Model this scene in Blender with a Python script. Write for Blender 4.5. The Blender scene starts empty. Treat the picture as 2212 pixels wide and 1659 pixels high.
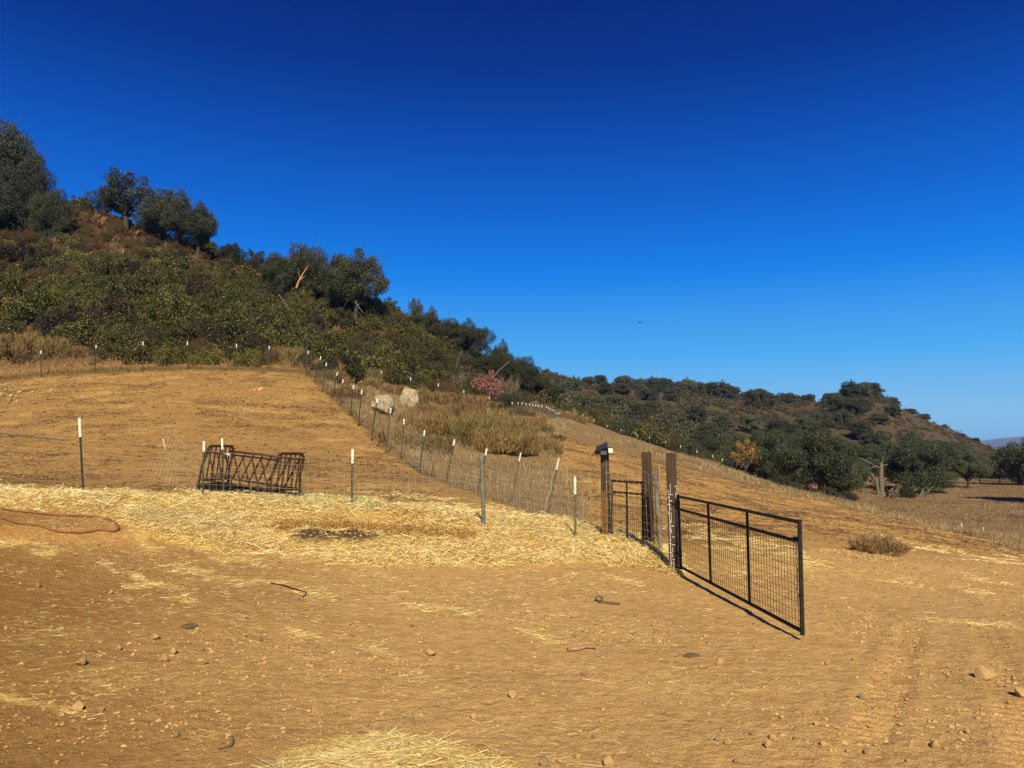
import bpy, math, random
import numpy as np
from mathutils import Vector

S = bpy.context.scene
COL = S.collection
R = math.radians

# ------------------------------------------------------------------ camera
EYE = 1.95                       # eye height above the yard
F, CU, CV, HOR = 1662.0, 1106.0, 829.5, 985.0
PIT = math.atan((HOR - CV) / F)
cam_d = bpy.data.cameras.new("camera")
cam = bpy.data.objects.new("camera", cam_d); COL.objects.link(cam)
cam.location = (0, 0, EYE)
cam.rotation_euler = (R(90) + PIT, 0, 0)
cam_d.sensor_width = 36; cam_d.lens = 36 * F / 2212
cam_d.clip_start = 0.05; cam_d.clip_end = 40000
S.camera = cam
S.render.resolution_x, S.render.resolution_y = 1024, 768

# ------------------------------------------------------------------ world + sun
SUN_EL, SUN_AZ = 37.0, -6.0      # sun stands behind the camera, a little to its right
W = bpy.data.worlds.new("World"); S.world = W; W.use_nodes = True
nt = W.node_tree; nt.nodes.clear()
out = nt.nodes.new("ShaderNodeOutputWorld"); bg = nt.nodes.new("ShaderNodeBackground")
sky = nt.nodes.new("ShaderNodeTexSky"); sky.sky_type = 'NISHITA'; sky.sun_disc = False
sky.sun_elevation = R(SUN_EL); sky.sun_rotation = R(180 + SUN_AZ)
sky.air_density = 1.0; sky.dust_density = 0.35; sky.ozone_density = 3.0
tcw = nt.nodes.new("ShaderNodeTexCoord"); sxyz = nt.nodes.new("ShaderNodeSeparateXYZ"); rmp = nt.nodes.new("ShaderNodeValToRGB")
nt.links.new(tcw.outputs["Generated"], sxyz.inputs[0]); nt.links.new(sxyz.outputs[2], rmp.inputs[0])
def _l(r, g, b): return tuple(((c / 255 + .055) / 1.055) ** 2.4 if c > 10 else c / 255 / 12.92 for c in (r, g, b)) + (1,)
SKYR = [(0.0, _l(160, 200, 232)), (.05, _l(140, 196, 236)), (.125, _l(78, 172, 242)), (.228, _l(16, 128, 232)), (.31, _l(8, 97, 203)), (.39, _l(3, 72, 172)), (.455, _l(1, 50, 142)), (.53, _l(0, 36, 121)), (1.0, _l(1, 40, 126))]
e_ = rmp.color_ramp.elements
while len(e_) < len(SKYR): e_.new(.5)
for q_, (p_, c_) in zip(e_, SKYR): q_.position = p_; q_.color = c_
vm = nt.nodes.new("ShaderNodeVectorMath"); vm.operation = 'SCALE'; vm.inputs[3].default_value = 8.1
nt.links.new(rmp.outputs[0], vm.inputs[0])
v2 = nt.nodes.new("ShaderNodeVectorMath"); v2.operation = 'SCALE'; v2.inputs[3].default_value = 0.012
nt.links.new(sky.outputs[0], v2.inputs[0])
v3 = nt.nodes.new("ShaderNodeVectorMath"); v3.operation = 'ADD'
nt.links.new(vm.outputs[0], v3.inputs[0]); nt.links.new(v2.outputs[0], v3.inputs[1])
nt.links.new(v3.outputs[0], bg.inputs[0]); bg.inputs[1].default_value = 0.10
nt.links.new(bg.outputs[0], out.inputs[0])
sl = bpy.data.lights.new("sun", 'SUN'); sl.energy = 5.0; sl.angle = R(0.5); sl.color = (1.0, 0.955, 0.85)
so = bpy.data.objects.new("sun", sl); COL.objects.link(so)
sd = Vector((math.sin(R(180 + SUN_AZ)) * math.cos(R(SUN_EL)), math.cos(R(180 + SUN_AZ)) * math.cos(R(SUN_EL)), math.sin(R(SUN_EL))))
so.rotation_euler = sd.to_track_quat('Z', 'Y').to_euler(); so.location = (20, -40, 40)
S.view_settings.view_transform = 'Standard'; S.view_settings.look = 'None'
S.view_settings.exposure = 0.3; S.view_settings.gamma = 1.0

# ------------------------------------------------------------------ projection helpers (photo pixel <-> place)
cp, sp = math.cos(PIT), math.sin(PIT)
def T_of(v):
    b = (CV - np.asarray(v, float)) / F
    return (sp + b * cp) / (cp - b * sp)
def s_of(u, v):
    b = (CV - np.asarray(v, float)) / F
    return ((np.asarray(u, float) - CU) / F) / (cp - b * sp)
def P(u, v, Y):
    return Vector((float(s_of(u, v)) * Y, Y, float(T_of(v)) * Y + EYE))
def proj(x, y, z):
    z = z - EYE
    d = y * cp + z * sp; h = -y * sp + z * cp
    return CU + F * x / d, CV - F * h / d

# ------------------------------------------------------------------ noise
def _h(ix, iy, seed):
    n = (ix * 374761393 + iy * 668265263 + seed * 1442695041).astype(np.int64) & 0xFFFFFFFF
    n = ((n ^ (n >> 13)) * 1274126177) & 0xFFFFFFFF
    n = (n ^ (n >> 16)) & 0xFFFFFFFF
    return n / 4294967295.0
def vnoise(x, y, seed=0):
    x = np.asarray(x, float); y = np.asarray(y, float)
    ix = np.floor(x).astype(np.int64); iy = np.floor(y).astype(np.int64)
    fx = x - ix; fy = y - iy
    fx = fx * fx * (3 - 2 * fx); fy = fy * fy * (3 - 2 * fy)
    a = _h(ix, iy, seed); b = _h(ix + 1, iy, seed); c = _h(ix, iy + 1, seed); d = _h(ix + 1, iy + 1, seed)
    return (a * (1 - fx) + b * fx) * (1 - fy) + (c * (1 - fx) + d * fx) * fy
def fbm(x, y, sc, oct=4, seed=0):
    s = 0; a = 1; t = 0
    for k in range(oct):
        s = s + a * (vnoise(x * sc * 2 ** k + 17.3 * k, y * sc * 2 ** k - 9.1 * k, seed + k) - 0.5); t += a; a *= 0.5
    return s / t * 2
def sm(x): x = np.clip(x, 0, 1); return x * x * (3 - 2 * x)

# ------------------------------------------------------------------ terrain: lofted feature lines (photo column, row, depth; third value < 0 = height under the eye)
LN = [
 [(-900,1659,-1.95),(2212,1659,-1.95),(3100,1659,-1.95)],
 [(-900,1400,-1.5),(0,1400,-1.75),(500,1400,-1.85),(1000,1400,-1.95),(1733,1400,-1.97),(2212,1400,-2.0),(3100,1400,-2.0)],
 [(-900,1170,-.9),(0,1165,-1.25),(300,1188,-1.48),(620,1196,-1.63),(762,1210,-1.76),(1043,1222,-1.87),(1242,1225,-1.94),(1449,1228,-1.92),(1733,1250,-2.0),(2212,1270,-2.3),(3100,1280,-2.6)],
 [(-900,1130,12),(0,1130,12),(300,1150,12.8),(600,1166,14.3),(762,1168,15.0),(900,1172,14.6),(1043,1180,14.4),(1242,1195,15.2),(1400,1200,14.6),(1449,1208,14.0),(1733,1215,14.2),(2212,1238,15.5),(3100,1250,16)],
 [(-900,1072,14.4),(0,1072,14.8),(181,1068,15),(441,1082,16.6),(600,1090,16.4),(762,1096,16.2),(900,1108,15.6),(1043,1142,15.2),(1242,1170,16.2),(1309,1163,16.3),(1400,1185,15.2),(1455,1192,14.8),(1733,1180,17),(2212,1215,20),(3100,1230,22)],
 [(-900,1045,18.5),(0,1045,18.5),(430,1058,19.3),(560,1070,18.6),(640,1078,18),(762,1076,19),(900,1080,19),(1043,1095,18.6),(1182,1120,19),(1309,1130,18.8),(1455,1140,19.3),(1733,1132,24),(2000,1160,26),(2212,1208,24),(3100,1240,26)],
 [(-900,960,27),(0,960,27),(430,968,27.5),(762,985,28),(866,993,28),(962,1022,27),(1100,1045,26.5),(1300,1078,25),(1455,1095,26),(1733,1105,33),(2000,1145,34),(2212,1200,29),(3100,1250,30)],
 [(-900,890,36),(0,885,36),(400,880,36),(762,903,36),(850,925,37),(1000,960,37),(1100,975,37),(1200,992,37),(1309,1010,37),(1455,1050,36),(1600,1078,38),(1733,1092,42),(1900,1122,40),(2000,1140,38),(2212,1195,32),(3100,1250,34)],
 [(-900,835,44),(0,822,45),(100,812,46),(208,803,46.5),(400,798,47),(600,800,47),(663,809,47),(760,845,47),(850,880,48),(1000,925,50),(1100,943,52),(1200,950,52),(1309,975,52),(1455,1015,52),(1600,1050,52),(1700,1066,52),(1800,1085,50),(2000,1137,44),(2212,1190,37),(3100,1250,37)],
 [(-900,640,66),(0,665,66),(300,690,66),(500,715,66),(663,768,66),(745,822,67),(887,850,68),(1000,882,70),(1057,895,75),(1106,901,78),(1150,905,80),(1200,918,78),(1260,934,78),(1400,968,76),(1560,1011,74),(1700,1062,70),(1800,1097,66),(1900,1125,64),(2000,1137,64),(2212,1160,60),(3100,1165,60)],
 [(-900,480,95),(0,512,95),(200,530,95),(450,605,95),(663,700,95),(830,755,95),(950,800,95),(1057,845,95),(1106,872,95),(1150,887,95),(1212,911,98),(1250,916,100),(1400,962,94),(1480,990,95),(1560,1020,97),(1700,1058,100),(1800,1075,105),(1905,1078,108),(2000,1082,106),(2212,1088,102),(3100,1090,102)],
 [(-900,380,118),(0,432,118),(130,455,118),(200,462,118),(450,556,118),(600,620,118),(830,684,118),(950,736,118),(1050,792,120),(1100,826,122),(1150,850,125),(1212,893,125),(1250,907,130),(1303,925,140),(1400,955,135),(1480,985,130),(1560,1010,130),(1700,1040,135),(1800,1050,135),(1905,1053,137),(2000,1055,138),(2212,1053,140),(3100,1053,140)],
 [(-900,500,200),(0,540,200),(450,640,200),(830,760,200),(1050,830,200),(1150,868,200),(1250,885,200),(1400,915,200),(1560,955,200),(1700,985,200),(1800,1000,205),(1905,1012,205),(2000,1017,215),(2212,1020,235),(3100,1020,235)],
 [(-900,650,280),(450,730,280),(1050,820,260),(1150,830,260),(1250,845,265),(1400,875,275),(1560,900,280),(1700,915,285),(1840,905,285),(1900,900,285),(2000,938,295),(2100,968,305),(2212,1002,320),(3100,1015,330)],
 [(-900,760,330),(450,790,330),(1050,812,330),(1150,816,330),(1250,830,340),(1330,842,345),(1400,850,350),(1560,865,360),(1640,870,360),(1700,876,360),(1770,872,360),(1840,866,360),(1900,868,360),(1950,888,360),(2000,910,360),(2100,955,365),(2212,997,380),(2600,1003,400),(3100,1003,400)],
]
NS, RAT = 620, 1.0052
s_ax = np.linspace(-1.25, 1.25, NS)
NY = int(math.log(950 / 3.2) / math.log(RAT)) + 1
Y_ax = 3.2 * RAT ** np.arange(NY)
KY = []; KZ = []
for L in LN:
    ss, ly, zz = [], [], []
    for (u, v, c) in L:
        t = float(T_of(v)); Yv = c if c > 0 else c / t
        ss.append(float(s_of(u, v))); ly.append(math.log(Yv)); zz.append(t * Yv)
    ss = np.array(ss)
    f = np.linspace(-1.25, 1.25, NS)
    a = np.interp(f, ss, ly); z = np.interp(f, ss, zz)
    k = np.exp(-np.linspace(-2, 2, 13) ** 2); k /= k.sum()
    pad = lambda q: np.concatenate([np.full(6, q[0]), q, np.full(6, q[-1])])
    KY.append(np.exp(np.convolve(pad(a), k, 'valid'))); KZ.append(np.convolve(pad(z), k, 'valid'))
KY = np.array([np.full(NS, 0.5), np.full(NS, 3.0)] + KY + [np.full(NS, 520.), np.full(NS, 1000.)])
KZ = np.array([np.full(NS, -1.95), np.full(NS, -1.95)] + KZ + [np.full(NS, -6.), np.full(NS, -12.)])
def pchip(x, y, xq):
    h = np.diff(x); d = np.diff(y) / h
    m = np.zeros_like(y)
    same = d[:-1] * d[1:] > 0
    w1 = 2 * h[1:] + h[:-1]; w2 = h[1:] + 2 * h[:-1]
    with np.errstate(divide='ignore', invalid='ignore'):
        hm = (w1 + w2) / (w1 / d[:-1] + w2 / d[1:])
    m[1:-1] = np.where(same, hm, 0); m[0] = d[0]; m[-1] = d[-1]
    i = np.clip(np.searchsorted(x, xq) - 1, 0, len(x) - 2)
    t = (xq - x[i]) / h[i]; t2 = t * t; t3 = t2 * t
    return (2*t3-3*t2+1)*y[i] + (t3-2*t2+t)*h[i]*m[i] + (-2*t3+3*t2)*y[i+1] + (t3-t2)*h[i]*m[i+1], i + t
ZG = np.zeros((NY, NS)); TG = np.zeros((NY, NS))
for j in range(NS):
    ZG[:, j], TG[:, j] = pchip(KY[:, j], KZ[:, j], Y_ax)
TG -= 2                                   # so that TG == k on feature line k
XX = Y_ax[:, None] * s_ax[None, :]; YY = np.repeat(Y_ax[:, None], NS, 1)
UG, VG = proj(XX, YY, ZG + EYE)
# relief
far = sm((TG - 8.0) / 1.5)
lefth = sm((720 - UG) / 200)
ZG += 0.02 * fbm(XX, YY, 0.7, 4, 3) * (1 + 2.5 * sm((TG - 4) / 2)) + 0.010 * fbm(XX, YY, 5.0, 3, 8) * sm((60 - YY) / 30)
ZG += far * (0.55 * fbm(XX, YY, 0.09, 4, 5)) * np.clip(YY / 90, 0.5, 2.2) * np.where((UG > 1750) & (TG < 11.6), 0.25, 1)
# shallow wheel ruts and a scraped pad in the yard
def rut(x0, y0, x1, y1, w, d):
    vx, vy = x1 - x0, y1 - y0; L2 = vx * vx + vy * vy
    t = np.clip(((XX - x0) * vx + (YY - y0) * vy) / L2, -.2, 1.2)
    dist = np.hypot(XX - x0 - t * vx, YY - y0 - t * vy) + 0.05 * fbm(XX, YY, 1.3, 2, 31)
    inside = sm((w - dist) / (w * .5)); lip = np.exp(-((dist - w * 1.3) / (w * .35)) ** 2)
    return d * (-inside + 0.45 * lip), inside, t * math.sqrt(L2)
tread = np.zeros_like(ZG)
for (a, b, c, d, w) in [(1.9, 4.6, 4.3, 8.6, .17), (2.9, 4.3, 5.3, 8.8, .17), (4.1, 4.6, 6.9, 9.2, .18), (-6, 9.5, 1.5, 9.0, .2), (-6.5, 7.4, 2.0, 7.2, .2)]:
    dz, ins, tt = rut(a, b, c, d, w, .013 if a > 0 else .006)
    ZG += dz
    if a > 0:
        ZG += 0.012 * ins * np.sin(tt * 2 * math.pi / 0.14) * sm((vnoise(XX * 1.5, YY * 1.5, 4) - .3) * 4)
        tread += ins
# terraced furrows on the worked slope to the right
till = sm((UG - 1120) / 160) * sm((TG - 4.1) / .8) * sm((8.9 - TG) / .8)
ZG += till * (0.08 * fbm(XX * .35, YY * 1.2, 0.9, 4, 12) + 0.04 * fbm(XX, YY, 3.0, 3, 14) + 0.05 * fbm(XX * .25, YY * 1.6, 1.6, 3, 15))
# trampled clods on the left slope
slp = sm((1000 - UG) / 200) * sm((TG - 4.2) / .6) * sm((8.3 - TG) / .5)
ZG += slp * (0.05 * fbm(XX * .5, YY * 1.4, 1.3, 4, 22) + 0.02 * fbm(XX, YY, 4.0, 2, 24))
UG, VG = proj(XX, YY, ZG + EYE)
TANG = np.maximum.accumulate(ZG / YY, axis=0)

def H(x, y):
    x = np.asarray(x, float); y = np.asarray(y, float)
    fs = np.clip((x / y - s_ax[0]) / (s_ax[1] - s_ax[0]), 0, NS - 1.001)
    fy = np.clip(np.log(y / 3.2) / math.log(RAT), 0, NY - 1.001)
    i = fy.astype(int); j = fs.astype(int); a = fy - i; b = fs - j
    return (ZG[i, j]*(1-a)*(1-b) + ZG[i+1, j]*a*(1-b) + ZG[i, j+1]*(1-a)*b + ZG[i+1, j+1]*a*b) + EYE
def G(u, v):
    """first ground point seen at photo pixel (u, v)"""
    s = float(s_of(u, v)); t = float(T_of(v))
    j = int(np.clip(round((s - s_ax[0]) / (s_ax[1] - s_ax[0])), 0, NS - 1))
    i = int(np.clip(np.searchsorted(TANG[:, j], t), 0, NY - 1))
    Y = Y_ax[i]; return Vector((s * Y, Y, float(H(s * Y, Y))))
def GV(u, Y):
    """ground point in photo column u at depth Y"""
    s = (u - CU) / F / cp
    z = float(H(s * Y, Y)); 
    _, v = proj(s * Y, Y, z); s = float(s_of(u, v))
    return Vector((s * Y, Y, float(H(s * Y, Y))))

# ------------------------------------------------------------------ scene-graph helpers
def tag(o, label=None, cat=None, group=None, kind=None):
    if label: o["label"] = label
    if cat: o["category"] = cat
    if group: o["group"] = group
    if kind: o["kind"] = kind
    return o
def empty(name, loc, rz=0):
    o = bpy.data.objects.new(name, None); COL.objects.link(o); o.location = loc; o.rotation_euler = (0, 0, rz)
    o.empty_display_size = .2
    return o
def copy_tree(o, parent=None):
    c = o.copy(); COL.objects.link(c)
    if parent: c.parent = parent
    for ch in list(o.children): copy_tree(ch, c)
    return c

class MB:
    """collects shapes, builds them as ONE mesh object"""
    def __init__(s): s.v = []; s.q = []; s.n = 0; s.m = []
    def add(s, verts, faces, mi=0):
        verts = np.asarray(verts, float).reshape(-1, 3)
        for f in faces: s.q.append((np.asarray(f, dtype=np.int64) + s.n)); s.m.append(np.full(len(f), mi))
        s.v.append(verts); s.n += len(verts); return s
    def box(s, c, size, axes=None, mi=0, taper=1.0):
        c = np.array(c, float); x, y, z = [q / 2 for q in size]
        k = np.array([[-x,-y,-z],[x,-y,-z],[x,y,-z],[-x,y,-z],[-x*taper,-y*taper,z],[x*taper,-y*taper,z],[x*taper,y*taper,z],[-x*taper,y*taper,z]])
        if axes is not None: k = k @ np.array(axes, float)
        return s.add(k + c, [[[0,3,2,1],[4,5,6,7],[0,1,5,4],[1,2,6,5],[2,3,7,6],[3,0,4,7]]], mi)
    def tube(s, pts, rad, n=6, mi=0, caps=True):
        pts = np.array([tuple(p) for p in pts], float); m = len(pts)
        rad = np.full(m, rad) if np.isscalar(rad) else np.array(rad, float)
        tg = np.gradient(pts, axis=0) if m > 2 else np.repeat([pts[1] - pts[0]], 2, 0)
        tg /= np.linalg.norm(tg, axis=1)[:, None] + 1e-12
        up = np.array([0, 0, 1.]) if abs(tg[0, 2]) < .9 else np.array([0, 1., 0])
        vs = []
        for i in range(m):
            a = np.cross(tg[i], up); a /= np.linalg.norm(a) + 1e-12; b = np.cross(a, tg[i]); up = b
            th = np.arange(n) * 2 * math.pi / n
            vs.append(pts[i] + rad[i] * (np.cos(th)[:, None] * a + np.sin(th)[:, None] * b))
        f = []
        for i in range(m - 1):
            for k in range(n):
                f.append([i*n+k, (i+1)*n+k, (i+1)*n+(k+1) % n, i*n+(k+1) % n])
        s.add(np.concatenate(vs), [f], mi)
        if caps:
            for base, rev in ((0, False), ((m-1)*n, True)):
                c = pts[0] if not rev else pts[-1]
                ring = vs[0] if not rev else vs[-1]
                tri = [[0, 1+k, 1+(k+1) % n] if not rev else [0, 1+(k+1) % n, 1+k] for k in range(n)]
                s.add(np.concatenate([[c], ring]), [tri], mi)
        return s
    def bar(s, a, b, r, n=6, mi=0): return s.tube([a, b], r, n, mi)
    def mesh(s, name, mats, smooth=False):
        V = np.concatenate(s.v) if s.v else np.zeros((0, 3))
        sizes = np.concatenate([np.full(len(f), f.shape[1]) for f in s.q]).astype(np.int32)
        idx = np.concatenate([f.ravel() for f in s.q]).astype(np.int32)
        me = bpy.data.meshes.new(name)
        me.vertices.add(len(V)); me.vertices.foreach_set("co", V.astype(np.float32).ravel())
        me.loops.add(len(idx)); me.loops.foreach_set("vertex_index", idx)
        me.polygons.add(len(sizes))
        st = np.concatenate([[0], np.cumsum(sizes)[:-1]]).astype(np.int32)
        me.polygons.foreach_set("loop_start", st)
        try: me.polygons.foreach_set("loop_total", sizes)
        except Exception: pass
        mats = mats if isinstance(mats, (list, tuple)) else [mats]
        for m in mats: me.materials.append(m)
        me.polygons.foreach_set("material_index", np.concatenate(s.m).astype(np.int32))
        me.polygons.foreach_set("use_smooth", np.full(len(sizes), smooth))
        me.update(calc_edges=True)
        return me
    def build(s, name, mats, parent=None, smooth=False, loc=None):
        me = s.mesh(name, mats, smooth)
        o = bpy.data.objects.new(name, me); COL.objects.link(o)
        if parent is not None:
            o.parent = parent
        if loc is not None: o.location = loc
        return o

def leaves(c, nrm, L, Wd, rng, aspect_jit=.3):
    """pointed leaf quads at centres c facing nrm"""
    n = len(c)
    nrm = nrm / (np.linalg.norm(nrm, axis=1)[:, None] + 1e-9)
    r = rng.normal(size=(n, 3)); a = np.cross(nrm, r); a /= np.linalg.norm(a, axis=1)[:, None] + 1e-9
    b = np.cross(nrm, a)
    l = L * (1 + aspect_jit * rng.uniform(-1, 1, n))[:, None]; w = Wd * (1 + aspect_jit * rng.uniform(-1, 1, n))[:, None]
    v = np.stack([c - a * l * .5, c + b * w * .5 - a * l * .05 + nrm * l * .08, c + a * l * .5, c - b * w * .5 - a * l * .05 + nrm * l * .08], 1)
    return v.reshape(-1, 3), np.arange(n * 4).reshape(-1, 4)
def blades(base, dirs, ln, w, rng, bend=.25):
    n = len(base); ln = np.asarray(ln)[:, None]
    r = rng.normal(size=(n, 3)); side = np.cross(dirs, r); side /= np.linalg.norm(side, axis=1)[:, None] + 1e-9
    bn = rng.normal(size=(n, 3)) * bend; bn[:, 2] = -abs(bn[:, 2]) * .6
    w = (np.asarray(w) * np.ones(n))[:, None]
    m = base + dirs * ln * .55; t = base + (dirs + bn) * ln
    v = np.stack([base - side * w * .5, base + side * w * .5, m + side * w * .4, t, m - side * w * .4], 1)
    i = np.arange(n)[:, None] * 5
    return v.reshape(-1, 3), i + np.array([[0, 1, 2, 4]]), i + np.array([[4, 2, 3]])

# ------------------------------------------------------------------ materials
def srgb(r, g, b):
    f = lambda c: (c / 255 / 12.92) if c / 255 <= .04045 else ((c / 255 + .055) / 1.055) ** 2.4
    return (f(r), f(g), f(b), 1)
def nmat(name):
    m = bpy.data.materials.new(name); m.use_nodes = True
    n = m.node_tree; b = n.nodes["Principled BSDF"]
    return m, n, b
def N(n, t, **kw):
    o = n.nodes.new(t)
    for k, v in kw.items(): setattr(o, k, v)
    return o
def ramp(n, pos_cols, fac):
    r = N(n, "ShaderNodeValToRGB"); e = r.color_ramp.elements
    while len(e) < len(pos_cols): e.new(.5)
    for q, (p, c) in zip(e, pos_cols): q.position = p; q.color = c
    n.links.new(fac, r.inputs[0]); return r.outputs[0]
def mixc(n, a, b, fac, mode='MIX'):
    m = N(n, "ShaderNodeMix", data_type='RGBA', blend_type=mode)
    for s_, v in ((m.inputs[6], a), (m.inputs[7], b), (m.inputs[0], fac)):
        if hasattr(v, "is_output") or hasattr(v, "links"): n.links.new(v, s_)
        else: s_.default_value = v
    return m.outputs[2]
def noise(n, scale, detail=4, rough=.55, vec=None, dist=0):
    t = N(n, "ShaderNodeTexNoise"); t.inputs["Scale"].default_value = scale; t.inputs["Detail"].default_value = detail
    t.inputs["Roughness"].default_value = rough; t.inputs["Distortion"].default_value = dist
    if vec is not None: n.links.new(vec, t.inputs["Vector"])
    return t.outputs[0]
def simple(name, cols, scale=20, rough=.7, metal=0, bump=.2, stretch=(1, 1, 1)):
    """worn surface: noise between the given colours, with bump"""
    m, n, b = nmat(name)
    tc = N(n, "ShaderNodeTexCoord"); mp = N(n, "ShaderNodeMapping"); mp.inputs[3].default_value = stretch
    n.links.new(tc.outputs["Object"], mp.inputs[0])
    f = noise(n, scale, 6, .65, mp.outputs[0])
    k = len(cols)
    pc = [(.3 + .4 * i / max(1, k - 1), c) for i, c in enumerate(cols)]
    if k == 1: pc = [(.3, cols[0]), (.7, tuple(x * .8 for x in cols[0][:3]) + (1,))]
    n.links.new(ramp(n, pc, f), b.inputs["Base Color"])
    b.inputs["Roughness"].default_value = rough; b.inputs["Metallic"].default_value = metal; b.inputs["Specular IOR Level"].default_value = .22
    if bump:
        bp = N(n, "ShaderNodeBump"); bp.inputs["Strength"].default_value = bump; bp.inputs["Distance"].default_value = .01
        n.links.new(noise(n, scale * 3, 4, .6, mp.outputs[0]), bp.inputs["Height"]); n.links.new(bp.outputs[0], b.inputs["Normal"])
    return m
def leafmat(name, cols, transl=.18, rough=.5, objvar=.25, patch=None):
    m, n, b = nmat(name)
    geo = N(n, "ShaderNodeNewGeometry"); oi = N(n, "ShaderNodeObjectInfo")
    k = len(cols)
    c = ramp(n, [(i / max(1, k - 1), q) for i, q in enumerate(cols)], geo.outputs["Random Per Island"])
    if patch:
        f = noise(n, patch[0], 3, .6, geo.outputs["Position"])
        fr = N(n, "ShaderNodeMapRange"); fr.inputs[1].default_value = .48; fr.inputs[2].default_value = .62
        n.links.new(f, fr.inputs[0]); c = mixc(n, c, patch[1], fr.outputs[0])
    hs = N(n, "ShaderNodeHueSaturation")
    mr = N(n, "ShaderNodeMapRange"); mr.inputs[3].default_value = 1 - objvar * 1.3; mr.inputs[4].default_value = 1 + objvar * .6
    n.links.new(oi.outputs["Random"], mr.inputs[0]); n.links.new(mr.outputs[0], hs.inputs["Value"])
    mh = N(n, "ShaderNodeMath", operation='MULTIPLY_ADD'); mh.inputs[1].default_value = 7.31; mh.inputs[2].default_value = 0
    (n.links.new(oi.outputs["Random"], mh.inputs[0]) if objvar > 0 else mh.inputs[0].__setattr__('default_value', .5 / 7.31))
    fr2 = N(n, "ShaderNodeMath", operation='FRACT'); n.links.new(mh.outputs[0], fr2.inputs[0])
    mr2 = N(n, "ShaderNodeMapRange"); mr2.inputs[3].default_value = .485 if objvar > 0 else .5; mr2.inputs[4].default_value = .512 if objvar > 0 else .5
    n.links.new(fr2.outputs[0], mr2.inputs[0]); n.links.new(mr2.outputs[0], hs.inputs["Hue"])
    n.links.new(c, hs.inputs["Color"]); n.links.new(hs.outputs[0], b.inputs["Base Color"])
    b.inputs["Roughness"].default_value = rough; b.inputs["Specular IOR Level"].default_value = .35
    if transl:
        o = n.nodes["Material Output"]; tr = N(n, "ShaderNodeBsdfTranslucent"); mx = N(n, "ShaderNodeMixShader")
        mx.inputs[0].default_value = transl
        n.links.new(hs.outputs[0], tr.inputs[0]); n.links.new(b.outputs[0], mx.inputs[1]); n.links.new(tr.outputs[0], mx.inputs[2])
        n.links.new(mx.outputs[0], o.inputs[0])
    return m

M = {}
M['oak_leaf'] = leafmat('oak_leaf', [srgb(36,39,17), srgb(52,54,26), srgb(74,72,38), srgb(98,92,54)], .12, .5, .3)
M['oak_valley'] = leafmat('oak_valley', [srgb(52,58,28), srgb(68,74,38), srgb(88,90,50), srgb(110,106,66)], .15, .6, .25)  # lighter copy of the oak leaf tones, sunlit brightness put into the colour
M['oak_far'] = leafmat('oak_far', [srgb(50,52,28), srgb(70,70,40), srgb(92,88,54), srgb(114,106,70)], .12, .7, .4)  # tones lightened to put far-ridge haze into the leaf colour
M['sumac'] = leafmat('sumac_leaf', [srgb(28,29,6), srgb(52,50,11), srgb(86,80,20), srgb(158,144,58)], .14, .42, .42, (.16, srgb(74,58,26)))  # brightest tones paint in leaf highlights; wide brightness spread imitates shaded gaps
M['sumac_y'] = leafmat('sumac_yellow', [srgb(74,76,20), srgb(112,108,34), srgb(146,136,52)], .15, .45, .25)
M['brown'] = leafmat('brown_leaf', [srgb(64,46,22), srgb(92,68,34), srgb(116,90,48), srgb(80,72,34)], .1, .8, .3)
M['rust'] = leafmat('rust_leaf', [srgb(76,44,22), srgb(104,62,32), srgb(120,82,44)], .1, .8, .25)
M['tan'] = leafmat('tan_twig', [srgb(108,82,48), srgb(144,112,68), srgb(172,140,92)], .1, .85, .2)
M['pink'] = leafmat('pink_leaf', [srgb(116,76,56), srgb(150,102,76), srgb(178,132,102)], .15, .7, .05)
M['mead_grass'] = leafmat('meadow_grass', [srgb(110,86,50), srgb(142,114,70), srgb(170,142,94)], .12, .85, .0, (.12, srgb(112,84,52)))
M['grass'] = leafmat('dry_grass', [srgb(128,104,62), srgb(166,138,88), srgb(202,174,118)], .15, .8, .0, (.9, srgb(128,102,64)))
M['brush'] = leafmat('dry_brush', [srgb(104,82,44), srgb(140,112,62), srgb(170,140,84)], .12, .85, .22)
M['straw'] = leafmat('straw', [srgb(168,128,58), srgb(222,184,98), srgb(248,220,136), srgb(254,242,186)], .15, .6, .0)
M['farwire'] = simple('grey_far_wire', [srgb(84,82,70), srgb(118,114,98)], 6, .7, 0, 0)
M['twig'] = simple('dead_twig', [srgb(88,72,52), srgb(128,110,86)], 12, .9)
M['bark'] = simple('bark', [srgb(52,44,36), srgb(84,72,58)], 6, .9, 0, .6)
M['deadwood'] = simple('weathered_dead_wood', [srgb(70,60,44), srgb(106,94,72), srgb(140,126,100)], 5, .85, 0, .5, (3, 3, .6))
M['tgreen'] = simple('green_post_paint', [srgb(30,34,18), srgb(48,52,28), srgb(70,62,36)], 25, .6, .0)
M['twhite'] = simple('white_post_paint', [srgb(196,190,170), srgb(220,214,196)], 30, .5, 0, .05)
M['tworn'] = simple('worn_white_post_paint', [srgb(150,120,84), srgb(232,222,188), srgb(244,238,214)], 45, .6, 0, .1)
M['wire'] = simple('galvanised_wire', [srgb(140,126,98), srgb(196,182,146)], 6, .6, .1, 0)
M['wire_dark'] = simple('rusty_dark_wire', [srgb(56,44,34), srgb(84,70,56)], 6, .7, .3, 0)
M['pipe'] = simple('galvanised_pipe', [srgb(78,78,62), srgb(106,104,84), srgb(128,124,100)], 14, .6, .1, .1)
M['pipe_rust'] = simple('rusting_pipe', [srgb(126,122,100), srgb(144,136,110), srgb(120,68,32)], 5, .6, .1, .1, (1, 1, 1))
M['brownpaint'] = simple('brown_painted_wood', [srgb(62,46,28), srgb(80,60,38), srgb(90,70,46)], 8, .85, 0, .25, (4, 4, .6))
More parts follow.
